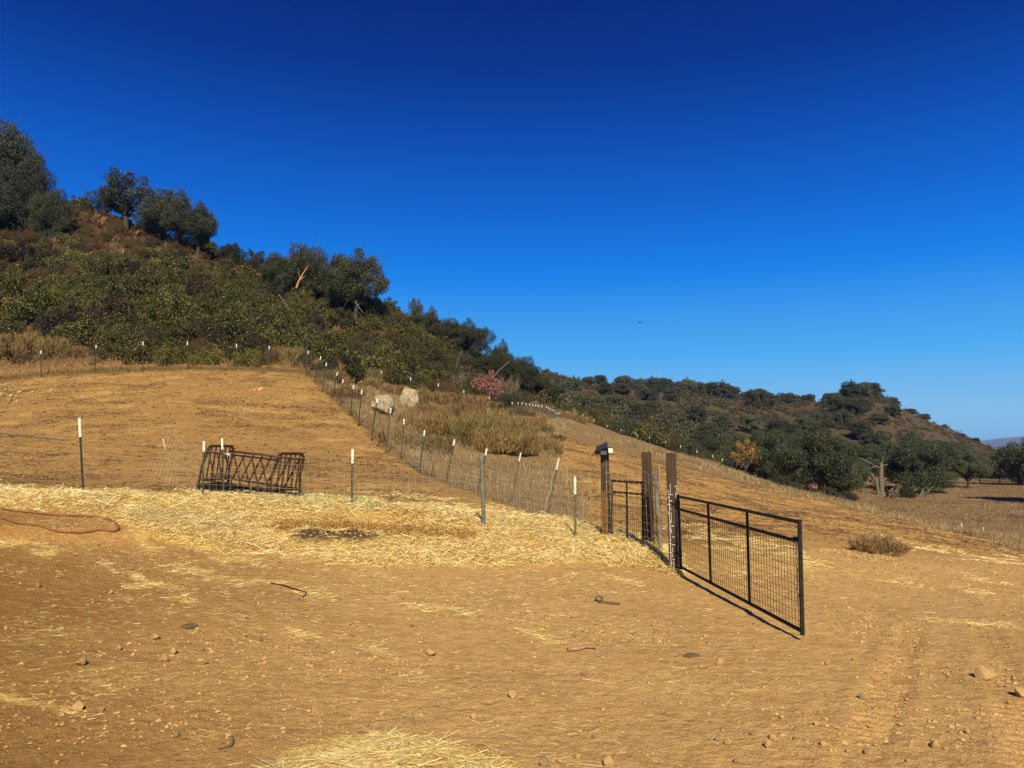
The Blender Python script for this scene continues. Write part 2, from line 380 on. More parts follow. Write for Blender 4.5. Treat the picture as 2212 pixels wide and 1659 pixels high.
M['ochrewood'] = simple('bare_ochre_wood', [srgb(110,74,30), srgb(136,94,42), srgb(96,62,30)], 8, .7, 0, .3, (4, 4, .6))
M['blackmetal'] = simple('black_gate_paint', [srgb(24,22,13), srgb(36,32,19), srgb(58,46,28)], 20, .6, .0, .1)
M['rustbrown'] = simple('rusty_brown_steel', [srgb(36,24,14), srgb(66,42,24), srgb(48,32,20)], 18, .8, .0, .2)
M['rubber'] = simple('black_rubber', [srgb(20,20,17), srgb(38,37,32)], 10, .6, 0, .2)
M['chain'] = simple('chain_steel', [srgb(90,86,78), srgb(150,146,134)], 30, .4, .8, 0)
M['hose'] = simple('terracotta_hose', [srgb(110,66,36), srgb(136,86,50), srgb(134,92,58)], 14, .55, 0, .1)
M['blackplastic'] = simple('black_plastic', [srgb(20,20,20), srgb(38,36,34)], 20, .4, 0, .05)
M['solar'] = simple('solar_cell', [srgb(34,34,36), srgb(62,60,58)], 40, .35, 0, 0)
M['lens'] = simple('pale_led_lens', [srgb(226,220,150), srgb(240,238,190)], 60, .3, 0, 0)
M['whitemark'] = simple('white_flaking_paint', [srgb(196,184,160), srgb(232,226,208)], 60, .7, 0, 0)
M['rope'] = simple('pale_rope', [srgb(150,128,88), srgb(190,170,128)], 60, .8, 0, .1)
M['rock'] = simple('tan_stone', [srgb(142,108,60), srgb(178,140,82), srgb(204,168,108)], 7, .9, 0, .5)
M['rock_grey'] = simple('grey_brown_stone', [srgb(116,94,58), srgb(146,122,78), srgb(170,146,100)], 7, .9, 0, .5)
M['rock_orange'] = simple('orange_sandstone', [srgb(164,100,56), srgb(196,130,80), srgb(212,158,110)], 7, .9, 0, .5)
M['boulder'] = simple('pale_granite', [srgb(96,76,50), srgb(148,126,92), srgb(172,150,114), srgb(190,172,138)], 3.2, .9, 0, .8)
M['slate'] = simple('dark_flat_stone', [srgb(92,74,46), srgb(124,102,66)], 9, .8, 0, .3)
M['stick'] = simple('bare_stick', [srgb(126,92,56), srgb(176,142,96)], 14, .9, 0, .4)
M['birdm'] = simple('dark_feather', [srgb(28,26,24), srgb(44,40,36)], 20, .8, 0, 0)
M['rail'] = simple('pale_rail_wood', [srgb(120,104,84), srgb(154,138,116)], 8, .9, 0, .2)
M['mountain'] = simple('bare_mountain', [srgb(116,108,96), srgb(140,130,114)], .002, 1, 0, 0)

# ground: vertex tone + real texture, straw and litter mixed in by attribute
def ground_mat():
    m, n, b = nmat('ground_soil')
    at = N(n, "ShaderNodeAttribute", attribute_name='tone'); ms = N(n, "ShaderNodeAttribute", attribute_name='mask')
    tc = N(n, "ShaderNodeTexCoord"); pos = tc.outputs["Object"]
    sp_ = N(n, "ShaderNodeSeparateColor"); n.links.new(ms.outputs["Color"], sp_.inputs[0])
    straw, litter, tilled = sp_.outputs[0], sp_.outputs[1], sp_.outputs[2]
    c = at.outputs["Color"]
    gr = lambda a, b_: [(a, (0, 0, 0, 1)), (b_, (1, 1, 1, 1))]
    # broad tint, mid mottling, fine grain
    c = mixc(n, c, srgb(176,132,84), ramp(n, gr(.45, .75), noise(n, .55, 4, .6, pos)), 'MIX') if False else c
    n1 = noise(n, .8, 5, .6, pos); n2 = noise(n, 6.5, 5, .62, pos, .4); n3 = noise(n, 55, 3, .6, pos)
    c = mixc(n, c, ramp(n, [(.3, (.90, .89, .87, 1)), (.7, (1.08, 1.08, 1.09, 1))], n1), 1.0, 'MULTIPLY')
    c = mixc(n, c, ramp(n, [(.34, (.84, .82, .79, 1)), (.55, (1, 1, 1, 1)), (.72, (1.12, 1.13, 1.15, 1))], n2), 1.0, 'MULTIPLY')
    c = mixc(n, c, ramp(n, [(.3, (.74, .72, .70, 1)), (.5, (1, 1, 1, 1)), (.7, (1.2, 1.22, 1.26, 1))], n3), 1.0, 'MULTIPLY')
    # pale chips of chaff lying everywhere (stretched flecks)
    mp = N(n, "ShaderNodeMapping"); mp.inputs[3].default_value = (1, 2.6, 1); mp.inputs[2].default_value = (0, 0, .3)
    n.links.new(pos, mp.inputs[0])
    vo = N(n, "ShaderNodeTexVoronoi"); vo.inputs["Scale"].default_value = 16; n.links.new(mp.outputs[0], vo.inputs["Vector"])
    fl = ramp(n, [(.0, (1, 1, 1, 1)), (.10, (1, 1, 1, 1)), (.16, (0, 0, 0, 1))], vo.outputs["Distance"])
    gate_ = ramp(n, gr(.5, .62), noise(n, 1.3, 3, .6, pos))
    mu = N(n, "ShaderNodeMath", operation='MULTIPLY'); n.links.new(fl, mu.inputs[0]); n.links.new(gate_, mu.inputs[1])
    mu2 = N(n, "ShaderNodeMath", operation='MULTIPLY'); n.links.new(mu.outputs[0], mu2.inputs[0]); mu2.inputs[1].default_value = .5
    c = mixc(n, c, srgb(206,170,108), mu2.outputs[0])
    # dark crumbs / droppings / sticks on worked soil
    mp2 = N(n, "ShaderNodeMapping"); mp2.inputs[3].default_value = (.7, 2.4, 1); mp2.inputs[2].default_value = (0, 0, -.15); n.links.new(pos, mp2.inputs[0])
    cr = ramp(n, [(.60, (0, 0, 0, 1)), (.70, (1, 1, 1, 1))], noise(n, 5.5, 5, .7, mp2.outputs[0], .5))
    mu3 = N(n, "ShaderNodeMath", operation='MULTIPLY'); n.links.new(cr, mu3.inputs[0]); n.links.new(tilled, mu3.inputs[1])
    c = mixc(n, c, srgb(96,66,36), mu3.outputs[0])
    cr2 = ramp(n, [(.58, (0, 0, 0, 1)), (.70, (1, 1, 1, 1))], noise(n, 3.1, 6, .7, mp2.outputs[0], .3))
    mu5 = N(n, "ShaderNodeMath", operation='MULTIPLY'); n.links.new(cr2, mu5.inputs[0]); n.links.new(tilled, mu5.inputs[1])
    mu6 = N(n, "ShaderNodeMath", operation='MULTIPLY'); n.links.new(mu5.outputs[0], mu6.inputs[0]); mu6.inputs[1].default_value = .55
    c = mixc(n, c, srgb(208,166,96), mu6.outputs[0])
    # straw bed
    sn = noise(n, 30, 5, .75, mp.outputs[0], 1.0)
    sc = ramp(n, [(.32, srgb(140,104,46)), (.5, srgb(214,172,88)), (.66, srgb(246,220,134))], sn)
    sf = N(n, "ShaderNodeMath", operation='MULTIPLY_ADD'); n.links.new(noise(n, 9, 5, .7, pos), sf.inputs[0]); sf.inputs[1].default_value = 1.4; sf.inputs[2].default_value = -1.2
    sa = N(n, "ShaderNodeMath", operation='MULTIPLY_ADD'); n.links.new(straw, sa.inputs[0]); sa.inputs[1].default_value = 1.9; n.links.new(sf.outputs[0], sa.inputs[2]); sa.use_clamp = True
    c = mixc(n, c, sc, sa.outputs[0])
    n.links.new(c, b.inputs["Base Color"]); b.inputs["Roughness"].default_value = .95; b.inputs["Specular IOR Level"].default_value = .1
    h1 = noise(n, 9, 6, .65, pos); h2 = noise(n, 42, 5, .7, pos)
    ha = N(n, "ShaderNodeMath", operation='MULTIPLY_ADD'); n.links.new(h2, ha.inputs[0]); ha.inputs[1].default_value = .4
    vp = N(n, "ShaderNodeTexVoronoi"); vp.inputs["Scale"].default_value = 4.5; n.links.new(pos, vp.inputs["Vector"])
    pit = ramp(n, [(.0, (0, 0, 0, 1)), (.13, (.15, .15, .15, 1)), (.26, (1, 1, 1, 1))], vp.outputs["Distance"])
    hb2 = N(n, "ShaderNodeMath", operation='MULTIPLY_ADD'); n.links.new(pit, hb2.inputs[0]); hb2.inputs[1].default_value = .22; n.links.new(h1, hb2.inputs[2])
    n.links.new(hb2.outputs[0], ha.inputs[2])
    bp = N(n, "ShaderNodeBump"); bp.inputs["Strength"].default_value = 1.0; bp.inputs["Distance"].default_value = .05
    n.links.new(ha.outputs[0], bp.inputs["Height"]); n.links.new(bp.outputs[0], b.inputs["Normal"])
    return m
M['ground'] = ground_mat()

# ------------------------------------------------------------------ masks over the ground (photo-traced zones)
def band(U, V, pts, w=7):
    p = np.array(pts, float)
    top = np.interp(U, p[:, 0], p[:, 1]); bot = np.interp(U, p[:, 0], p[:, 2])
    inx = sm((U - p[0, 0]) / 20) * sm((p[-1, 0] - U) / 20)
    return sm((V - top + w * .5) / w) * sm((bot - V + w * .5) / w) * inx
def strip(U, V, pts, hw, k=2.3):
    d = np.full(U.shape, 1e9)
    for (a, b), (c, e) in zip(pts[:-1], pts[1:]):
        vx, vy = c - a, (e - b) * k
        t = np.clip(((U - a) * vx + (V - b) * k * vy) / (vx * vx + vy * vy), 0, 1)
        d = np.minimum(d, np.hypot(U - a - t * vx, (V - b) * k - t * vy))
    return sm((hw - d) / (hw * .7))
vis = (TG < 9)
jit = 16 * fbm(XX, YY, 1.1, 3, 51); jv = VG + jit * .5
jv2 = VG + 14 * fbm(XX, YY, .8, 4, 52)
MAIN = [(-400,1048,1084),(0,1060,1092),(120,1062,1104),(220,1068,1114),(265,1072,1128),(335,1074,1165),(420,1070,1186),(600,1072,1198),(762,1084,1216),(900,1098,1222),(1043,1108,1220),(1200,1122,1214),(1300,1146,1210),(1400,1172,1216),(1470,1196,1242)]
st_main = band(UG, VG + 12 * fbm(XX, YY, 1.5, 4, 61), MAIN, 20) * vis
st = st_main.copy()
STR = [([(-100,1172),(60,1182),(150,1200),(230,1228),(300,1262),(380,1285)], 26, .75), ([(409,1302),(475,1320),(556,1337),(704,1383),(790,1399),(880,1424)], 18, .7),
       ([(330,1215),(491,1255),(620,1268),(740,1286)], 24, .42), ([(888,1308),(1002,1327),(1051,1342),(1130,1362),(1199,1385)], 17, .68), ([(290,1150),(380,1200),(470,1215),(600,1220)], 22, .5),
       ([(330,1345),(410,1352)], 16, .5), ([(0,1505),(120,1530),(200,1550)], 16, .38), ([(420,1590),(560,1580),(680,1590)], 22, .42),
       ([(2001,1329),(2090,1343),(2212,1362)], 16, .7), ([(2087,1243),(2150,1262),(2230,1290)], 16, .6), ([(1740,1205),(1850,1235),(1980,1262),(2120,1285)], 26, .32),
       ([(1480,1140),(1560,1170),(1660,1190),(1740,1215)], 40, .6), ([(1500,1215),(1600,1240),(1700,1262)], 24, .4), ([(2280,1225),(2090,1200),(1900,1165)], 20, .35),
       ([(1440,1478),(1530,1492),(1600,1500)], 15, .35), ([(860,1100),(1000,1090),(1120,1112),(1230,1135)], 30, .5), ([(760,1062),(860,1068),(980,1085)], 14, .45),
       ([(1240,1235),(1320,1245),(1380,1262)], 12, .4)]
for p_, hw, a_ in STR: st = np.maximum(st, a_ * strip(UG, jv, p_, hw * 1.6) * vis * sm(.45 + 1.7 * fbm(XX, YY, 2.2, 4, 71)))
HEAP = [(590,1640,1700),(680,1612,1700),(760,1594,1700),(850,1590,1700),(950,1600,1700),(1050,1630,1700),(1120,1655,1700)]
st_heap = band(UG, VG + 26 * fbm(XX, YY, 2.2, 4, 63), HEAP, 26) * vis
st = np.maximum(st, st_heap)
sparse = sm(.45 + .9 * fbm(XX, YY, .9, 4, 81)) * sm((YY * 0 + 2100 - UG) / 700) * vis * (TG < 4.1)
moundM = strip(UG, VG + 6 * fbm(XX, YY, 3, 2, 72), [(650,1180),(720,1176),(795,1180)], 46, 2.4) * vis
st = st * (1 - moundM); st_main = st_main * (1 - moundM) * (.45 + .55 * sm(.8 + 1.5 * fbm(XX, YY, 1.1, 4, 75))); BANK = band(UG, VG + 5 * fbm(XX, YY, 2, 3, 73), [(590,1136,1150),(650,1134,1156),(762,1136,1160),(900,1144,1166),(1040,1156,1174)], 12) * (TG < 5); st_main = st_main * (1 - .45 * BANK)
ZG += 0.24 * moundM * (1 + .5 * fbm(XX, YY, 2.5, 3, 74)) + st_heap * .0 + st_main * .03 * (1 + fbm(XX, YY, 4, 3, 90))
TANG = np.maximum.accumulate(ZG / YY, axis=0)

# soil tones
def tone():
    A = lambda *c: np.array(srgb(*c)[:3])
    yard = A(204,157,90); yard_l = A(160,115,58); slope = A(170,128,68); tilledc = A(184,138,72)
    dry = A(142,112,68); chap = A(86,66,38); mead = A(138,110,70); farh = A(86,72,46); mound = A(92,68,38); pale = A(204,162,88)
    C = np.empty(ZG.shape + (3,)); C[:] = yard
    def put(mask, col): 
        nonlocal C
        C = C * (1 - mask[..., None]) + col * mask[..., None]
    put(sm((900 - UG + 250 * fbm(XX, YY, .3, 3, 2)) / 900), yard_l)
    put(sm((TG - 3.6) / .7) * sm((1150 - UG) / 150), slope)
    put(sm((TG - 3.6) / .7) * sm((UG - 1000) / 150), tilledc)
    ls = sm(.5 + 1.4 * fbm(XX * .5, YY * 1.2, .5, 4, 79)) * sm((1000 - UG) / 100) * sm((TG - 4.0) / .5) * sm((8.2 - TG) / .3); put(ls * .28, A(146,108,60)); put(sm(-.1 + 1.6 * fbm(XX * .5, YY * 1.4, 1.1, 3, 80)) * sm((1000 - UG) / 100) * sm((TG - 4.0) / .5) * sm((8.2 - TG) / .3) * .4, A(208,164,92))
    # dry grass right of the long fence, up to the brow
    fl = np.interp(VG, [800, 868, 915, 967, 1026, 1072, 1100, 1122], [662, 720, 774, 833, 906, 1031, 1105, 1190])
    br = np.interp(VG, [900, 930, 975, 1020, 1060, 1110], [1120, 1190, 1225, 1240, 1260, 1300])
    dm = sm((UG - fl) / 12) * sm((br - UG + 30 * fbm(XX, YY, .4, 3, 6)) / 50) * (TG > 4.3) * (TG < 10) * (VG < 1128)
    put(dm, dry); tw = sm(.5 + 1.3 * fbm(XX * .35, YY * 1.3, .35, 4, 77)) * sm((UG - 1120) / 150) * sm((TG - 3.6) / .7) * (1 - dm); put(tw * .45, A(200,156,84)); tw2 = sm(-.1 + 1.5 * fbm(XX * .4, YY * 1.5, .6, 4, 78)) * sm((UG - 1120) / 150) * sm((TG - 3.6) / .7) * (1 - dm); put(tw2 * .5, A(128,92,50))
    brow = np.interp(UG, [1130, 1250, 1400, 1560, 1700, 1800, 2000, 2212, 2600], [905, 917, 962, 1012, 1054, 1080, 1136, 1190, 1260])
    gold = sm(1 - abs(VG - brow - 14 - 6 * fbm(XX, YY, .2, 3, 15)) / 10) * sm((UG - 1180) / 60) * vis * sm(.5 + fbm(XX, YY, .25, 3, 16))
    put(gold * .7, pale)
    over = sm((TG - 8.05) / .25)
    put(over * sm((UG - 1180) / 60), dry)
    put(sm((TG - 8.6) / .6) * sm((UG - 1780) / 90), mead)
    put(over * sm((740 - UG) / 30) , chap)
    put(sm((TG - 9.1) / .2) * sm((1125 - UG) / 30), chap)
    put(sm((TG - 10.9) / .4) * sm((1900 - UG) / 200), farh)
    put(sm((TG - 11.5) / .4), farh)
    put(moundM, mound); put(BANK * .5, A(176,128,66))
    lit = sm((TG - 8.1) / .4); tl = np.maximum(till, slp * .75) * (1 - dm * .4)
    return C, lit, tl, dm
TONE, LIT, TIL, DRYM = tone()
DRYM = DRYM * sm((TG - 4.6) / .5)

# build the ground sheets
def sheet(name, cellmask, extra=None):
    ii, jj = np.nonzero(cellmask)
    vid = -np.ones((NY, NS), dtype=np.int64)
    use = np.zeros((NY, NS), bool)
    for a in (0, 1):
        for b_ in (0, 1): use[ii + a, jj + b_] = True
    k = np.nonzero(use.ravel())[0]; vid.ravel()[k] = np.arange(len(k))
    V = np.stack([XX.ravel()[k], YY.ravel()[k], ZG.ravel()[k] + EYE], 1)
    Fq = np.stack([vid[ii, jj], vid[ii, jj+1], vid[ii+1, jj+1], vid[ii+1, jj]], 1)
    mb = MB().add(V, [Fq]); me = mb.mesh(name, M['ground'], True)
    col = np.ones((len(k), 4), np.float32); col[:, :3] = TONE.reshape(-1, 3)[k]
    a = me.attributes.new('tone', 'FLOAT_COLOR', 'POINT'); a.data.foreach_set('color', col.ravel())
    col = np.ones((len(k), 4), np.float32); col[:, 0] = np.clip(st + .33 * sparse, 0, 1).ravel()[k]; col[:, 1] = LIT.ravel()[k]; col[:, 2] = TIL.ravel()[k]
    a = me.attributes.new('mask', 'FLOAT_COLOR', 'POINT'); a.data.foreach_set('color', col.ravel())
    o = bpy.data.objects.new(name, me); COL.objects.link(o); tag(o, kind='structure'); return o
tc_ = TG[:-1, :-1]; uc_ = UG[:-1, :-1]
m_hillL = (((tc_ >= 8.0) & (uc_ < 740)) | ((tc_ >= 9.1) & (uc_ < 1125))) & (tc_ < 12.5)
m_far = (tc_ >= 11.4) & ~m_hillL
m_mead = (tc_ >= 8.3) & (uc_ > 1780) & ~m_far & ~m_hillL
m_gr = ~(m_hillL | m_far | m_mead)
sheet('ground', m_gr); sheet('hillside', m_hillL); sheet('far_hill', m_far); sheet('meadow', m_mead)
# plain out to the horizon, under everything beyond the hills and behind the viewer
pl = MB(); q = 8000
pl.add([[-q, 920, -10.6], [q, 920, -10.6], [q, q, -10.6], [-q, q, -10.6]], [[[0, 1, 2, 3]]])
pm = simple('plain_soil', [srgb(140,112,76), srgb(164,134,92)], .01, 1, 0, 0)
tag(pl.build('plain', pm), kind='structure')

# world-uniform scatter on the terrain by weight
AREA = (YY * (s_ax[1] - s_ax[0])) * (YY * (RAT - 1))
def scatter(n, w, seed):
    rng = np.random.default_rng(seed)
    p = (w * AREA).ravel(); p = np.clip(p, 0, None); p = p / p.sum()
    k = rng.choice(len(p), n, p=p); i, j = np.unravel_index(k, ZG.shape)
    Y = Y_ax[i] * RAT ** rng.uniform(-.5, .5, n); s_ = s_ax[j] + (s_ax[1] - s_ax[0]) * rng.uniform(-.5, .5, n)
    x = s_ * Y; return x, Y, H(x, Y), i, j, rng
# ------------------------------------------------------------------ vegetation prototypes
def lobed(rng, n, rx, rz, zc, lr, span=1.15):
    """lobe centres spread over a dome"""
    c = []
    for k in range(n):
        th = k * 2.39996 + rng.uniform(-.4, .4); f = (k + .5) / n
        el = math.asin(max(-1, 1 - f * span))
        rr = rng.uniform(.72, 1.0)
        c.append([math.cos(th) * math.cos(el) * rx * rr, math.sin(th) * math.cos(el) * rx * rr, zc + math.sin(el) * rz * rr])
    return np.array(c), np.array([lr * rng.uniform(.7, 1.25) for _ in range(n)])
def lobe_leaves(mb, c, r, per, L, Wd, rng, up=.25, zmin=0.02, rand=.8, squash=.8):
    for (cc, rr) in zip(c, r):
        n = int(per * (rr / np.mean(r)) ** 2)
        d = rng.normal(size=(n, 3)); d /= np.linalg.norm(d, axis=1)[:, None]
        rad = rr * rng.uniform(.45, 1.08, n) ** .5 * (1 + .18 * np.sin(d[:, 0] * 9 + cc[0] * 20) * np.cos(d[:, 1] * 8 + d[:, 2] * 7))
        p = cc + d * rad[:, None] * np.array([1, 1, squash])
        nr = d + rng.normal(size=(n, 3)) * rand; nr[:, 2] += up
        k = p[:, 2] > zmin; p = p[k]; nr = nr[k]
        if len(p) == 0: continue
        v, f = leaves(p, nr, L, Wd, rng, .45); mb.add(v, [f])
def bush_mesh(name, seed, mat, n_lobe=16, per=560, L=.085, Wd=.042, rz=.72, twig=0, lr=.36, rand=.9, droop=0):
    rng = np.random.default_rng(seed); mb = MB()
    c, r = lobed(rng, n_lobe, .68, rz * .75, rz * .32, lr)
    c[:, 2] += rng.uniform(-.08, .12, len(c))
    lobe_leaves(mb, c, r, per, L, Wd, rng, .2, .0, rand)
    k_ = rng.integers(0, n_lobe, 26); dd = c[k_]; dd = dd / np.linalg.norm(dd, axis=1)[:, None] + rng.normal(0, .25, dd.shape)
    lobe_leaves(mb, c[k_] + dd * (r[k_] * rng.uniform(.7, 1.15, 26))[:, None], rng.uniform(.08, .18, 26), max(8, per * .12), L, Wd, rng, .2, .0, rand)
    if twig:
        n = twig; th = rng.uniform(0, 2 * math.pi, n); el = rng.uniform(.35, 1.45, n)
        d = np.stack([np.cos(th) * np.cos(el), np.sin(th) * np.cos(el), np.sin(el)], 1)
        b_ = np.stack([rng.normal(0, .12, n), rng.normal(0, .12, n), np.zeros(n)], 1)
        v, f1, f2 = blades(b_, d, rng.uniform(.7, 1.15, n), .012, rng, .2); mb.add(v, [f1, f2], 1)
    return mb.mesh(name, [mat, M['twig']])
def wispy_mesh(name, seed, mat, n=5200, h=1.0, w=.016, spread=.55, L=.42):
    """dry brush: sprays of thin upright stems"""
    rng = np.random.default_rng(seed); mb = MB()
    k = 26; cx = rng.normal(0, .33, (k, 2)); hh = rng.uniform(.55, 1.0, k) * h * (1 - .35 * np.hypot(cx[:, 0], cx[:, 1]))
    q = rng.integers(0, k, n); t = rng.uniform(0, .75, n)
    th = rng.uniform(0, 2 * math.pi, n); lean = rng.uniform(0, spread, n) * (.6 + t)
    d = np.stack([np.cos(th) * lean + cx[q, 0] * .6, np.sin(th) * lean + cx[q, 1] * .6, np.ones(n)], 1); d /= np.linalg.norm(d, axis=1)[:, None]
    b_ = np.stack([cx[q, 0] * (1 + t * .5), cx[q, 1] * (1 + t * .5), t * hh[q] * .9], 1) + rng.normal(0, .06, (n, 3)) * [1, 1, .3]
    b_[:, 2] = np.abs(b_[:, 2])
    v, f1, f2 = blades(b_, d, rng.uniform(.3, 1.0, n) * L * hh[q], w, rng, .3); mb.add(v, [f1, f2])
    return mb.mesh(name, [mat])
def tree_meshes(name, seed, leaf, nl=24, per=620, L=.06, Wd=.034, lean=0.0, low=.35, wide=1.0, lr=.30):
    """unit oak: crown radius about 1, height about 1.7"""
    rng = np.random.default_rng(seed)
    c, r = lobed(rng, nl, .80 * wide, .70, .95 if low > .3 else .82, lr, 1.2 if low > .3 else 1.75)
    sc_ = 1 + .22 * np.sin(np.arctan2(c[:, 1], c[:, 0]) * 3 + seed) + rng.uniform(-.22, .16, len(c)); c[:, :2] *= sc_[:, None]; c[:, 2] += rng.uniform(-.16, .2, len(c)); r *= rng.uniform(.6, 1.3, len(r))
    c[:, 0] += lean * .5
    c[:, 2] = np.where(c[:, 2] < low, low + rng.uniform(0, .2, nl), c[:, 2])
    ex = np.stack([rng.uniform(-.45, .45, 5) * wide, rng.uniform(-.45, .45, 5) * wide, rng.uniform(.6, 1.25, 5)], 1)
    c = np.concatenate([c, ex]); r = np.concatenate([r, np.full(5, lr * .9)])
    cr = MB(); lobe_leaves(cr, c, r, per, L, Wd, rng, .25, .1, .9)
    k_ = rng.integers(0, nl, 34); dd = c[k_] - np.array([0, 0, .8]); dd /= np.linalg.norm(dd, axis=1)[:, None]; dd += rng.normal(0, .25, dd.shape); dd /= np.linalg.norm(dd, axis=1)[:, None]
    sc2 = c[k_] + dd * (r[k_] * rng.uniform(.75, 1.08, 34))[:, None]; sc2[:, 2] = np.maximum(sc2[:, 2], low)
    lobe_leaves(cr, sc2, rng.uniform(.07, .16, 34), max(30, per * .13), L, Wd, rng, .25, .1, .9)
    tr = MB()
    fork = np.array([lean * .25, 0, .38])
    tr.tube([(0, 0, -.08), (.02 + lean * .08, .01, .12), tuple(fork)], [.105, .08, .065], 9)
    order = rng.permutation(len(c))
    for k in order:
        t = c[k]; m = fork * .45 + t * .55 + rng.normal(0, .07, 3); m[2] += .05
        tr.tube([tuple(fork), tuple(fork * .7 + m * .3 + rng.normal(0, .03, 3)), tuple(m), tuple(t)], [.038, .03, .02, .006], 6)
        for _ in range(3):
            e = t + rng.normal(0, .8, 3) * r[k]; tr.tube([tuple(m), tuple((m + e) / 2 + rng.normal(0, .03, 3)), tuple(e)], [.014, .009, .003], 4, 0, False)
    return tr.mesh(name + '_trunk', [M['bark']], True), cr.mesh(name + '_crown', [leaf])

BUSH = {
 'green': [bush_mesh('bush_g%d' % i, 10 + i, M['sumac'], 18, 1100, .062, .030, .78, 0) for i in range(4)],
 'olive': [bush_mesh('bush_o%d' % i, 20 + i, M['oak_leaf'], 16, 1000, .056, .027, .72, 30) for i in range(3)],
 'yellow': [bush_mesh('bush_y%d' % i, 30 + i, M['sumac_y'], 12, 800, .062, .03, .62, 20) for i in range(2)],
 'brown': [bush_mesh('bush_b%d' % i, 40 + i, M['brown'], 15, 800, .05, .019, .6, 120, .34, 1.2) for i in range(4)],
 'rust': [bush_mesh('bush_r%d' % i, 50 + i, M['rust'], 13, 700, .05, .02, .58, 100, .34, 1.2) for i in range(2)],
 'tan': [wispy_mesh('bush_t%d' % i, 60 + i, M['tan'], 2600, .8, .02, .7) for i in range(3)],
 'wisp': [wispy_mesh('bush_w%d' % i, 70 + i, M['brush'], 5200, .95, .012, .5) for i in range(3)],
}
TREES = [tree_meshes('oak%d' % i, 100 + i, M['oak_leaf'], nl, 1150, .037, .021, ln, lo, wd) for i, (nl, ln, lo, wd) in enumerate([(26, .1, .40, 1.0), (30, -.2, .2, 1.1), (24, .3, .40, .95), (58, 0, .1, 1.0)])]
VALL = [tree_meshes('vall%d' % i, 160 + i, M['oak_valley'], nl, 900, .038, .023, ln, lo, wd, .27) for i, (nl, ln, lo, wd) in enumerate([(46, 0, .1, 1.0), (40, .2, .12, 1.1), (30, .3, .34, 1.0)])]
THIN = [tree_meshes('thin%d' % i, 120 + i, M['oak_leaf'], 18, 420, .045, .026, .1, .35, 1.0, .26) for i in range(2)]
FARO = [tree_meshes('far%d' % i, 130 + i, M['oak_far'], nl, 330, .07, .045, 0, lo, wd) for i, (nl, lo, wd) in enumerate([(34, .1, 1.0), (30, .1, .9), (38, .12, 1.15)])]

def put_tree(protos, k, loc, rad, hgt, rz, label, cat='tree', group=None, name='oak_tree', sq=1.0):
    tm, cm = protos[k % len(protos)]
    t = empty(name, loc, rz); t.scale = (rad, rad * sq, hgt / 1.75)
    tag(t, label, cat, group)
    for nm, me in (('trunk', tm), ('crown', cm)):
        o = bpy.data.objects.new(nm, me); COL.objects.link(o); o.parent = t
    return t
def put_bush(kind, k, loc, rad, hgt, rz, label, cat='shrub', group=None, name='shrub', tilt=0):
    o = bpy.data.objects.new(name, BUSH[kind][k % len(BUSH[kind])]); COL.objects.link(o)
    o.location = loc; o.scale = (rad, rad, hgt); o.rotation_euler = (tilt, 0, rz); tag(o, label, cat, group); return o

rnd = random.Random(5)
# --- named trees: (column, row of foot, depth, crown half-width m, height m, set, variant, label)
NT = [   # column, -, depth, crown half-width m, row of the top, set, variant, label
 (-8,405,108,5.2,276,'T',3,'big dark oak at the very top left edge of the hill, highest tree in view',1.0),
 (50,470,103,3.2,338,'T',3,'rounded dark oak below the topmost oak at the left edge of the skyline',1.0),
 (104,470,97,2.3,408,'T',3,'dark bushy oak at the right foot of the top left tree group',1.0),
 (-30,520,96,4.0,392,'T',3,'dark oak half cut off by the left edge of the picture',1.0),
 (272,478,112,5.2,368,'N',0,'greyish see-through oak standing alone on the skyline, taller of the upper pair',1.0),
 (225,478,112,2.4,402,'N',1,'thin oak at the left shoulder of the greyish see-through skyline oak',1.0),
 (340,500,110,3.8,432,'T',0,'dark oak just right of the greyish see-through skyline oak',1.0),
 (385,520,108,3.6,412,'N',1,'tall loose oak in the middle of the upper skyline group',1.0),
 (425,535,108,3.4,448,'T',2,'leaning oak at the lower right end of the upper skyline group',1.0),
 (500,560,112,1.8,528,'T',0,'small oak on the skyline between the upper and middle tree groups',1.0),
 (550,572,112,1.9,535,'N',0,'low thin oak on the skyline left of the middle tree group',1.0),
 (605,615,110,3.0,550,'T',3,'dark oak at the left end of the middle skyline group',1.0),
 (655,618,108,4.2,536,'T',3,'dense dark oak with a pale broken limb in front of it on the middle skyline',1.0),
 (768,648,106,4.3,556,'T',0,'wide domed oak with a bare leaning trunk at the right of the middle skyline group',1.0),
 (725,648,108,2.8,556,'T',3,'dark oak wedged between the broken-limb oak and the wide domed oak',1.0),
 (898,668,112,1.5,645,'N',1,'tiny oak sapling poking above the skyline right of the domed oak',1.0),
 (930,690,112,1.5,664,'T',1,'small round tree top poking above the sloping skyline',1.0),
 (975,740,112,2.6,690,'T',3,'dark oak on the sloping skyline above the pink bush, uphill one',1.0),
 (1015,775,112,3.0,693,'T',1,'dark oak on the sloping skyline above the pink bush, downhill one',1.0),
 (1083,800,112,2.0,738,'T',1,'dark oak topped by a round tuft, last tall tree before the notch of the skyline',1.0),
 (1118,850,108,2.8,770,'T',3,'dark oak behind the pink bush at the foot of the hill',1.0),
 (1150,866,112,2.6,798,'T',3,'dark oak at the foot of the hill left of the curved far fence',1.0),
 (1055,835,104,2.6,765,'T',3,'dark round oak directly behind the pink bush',1.0),
 (1180,868,118,2.0,822,'T',3,'smallest dark oak of the hill foot, beside the notch in the skyline',1.0),
]
SETS = {'T': TREES, 'N': THIN, 'F': FARO}
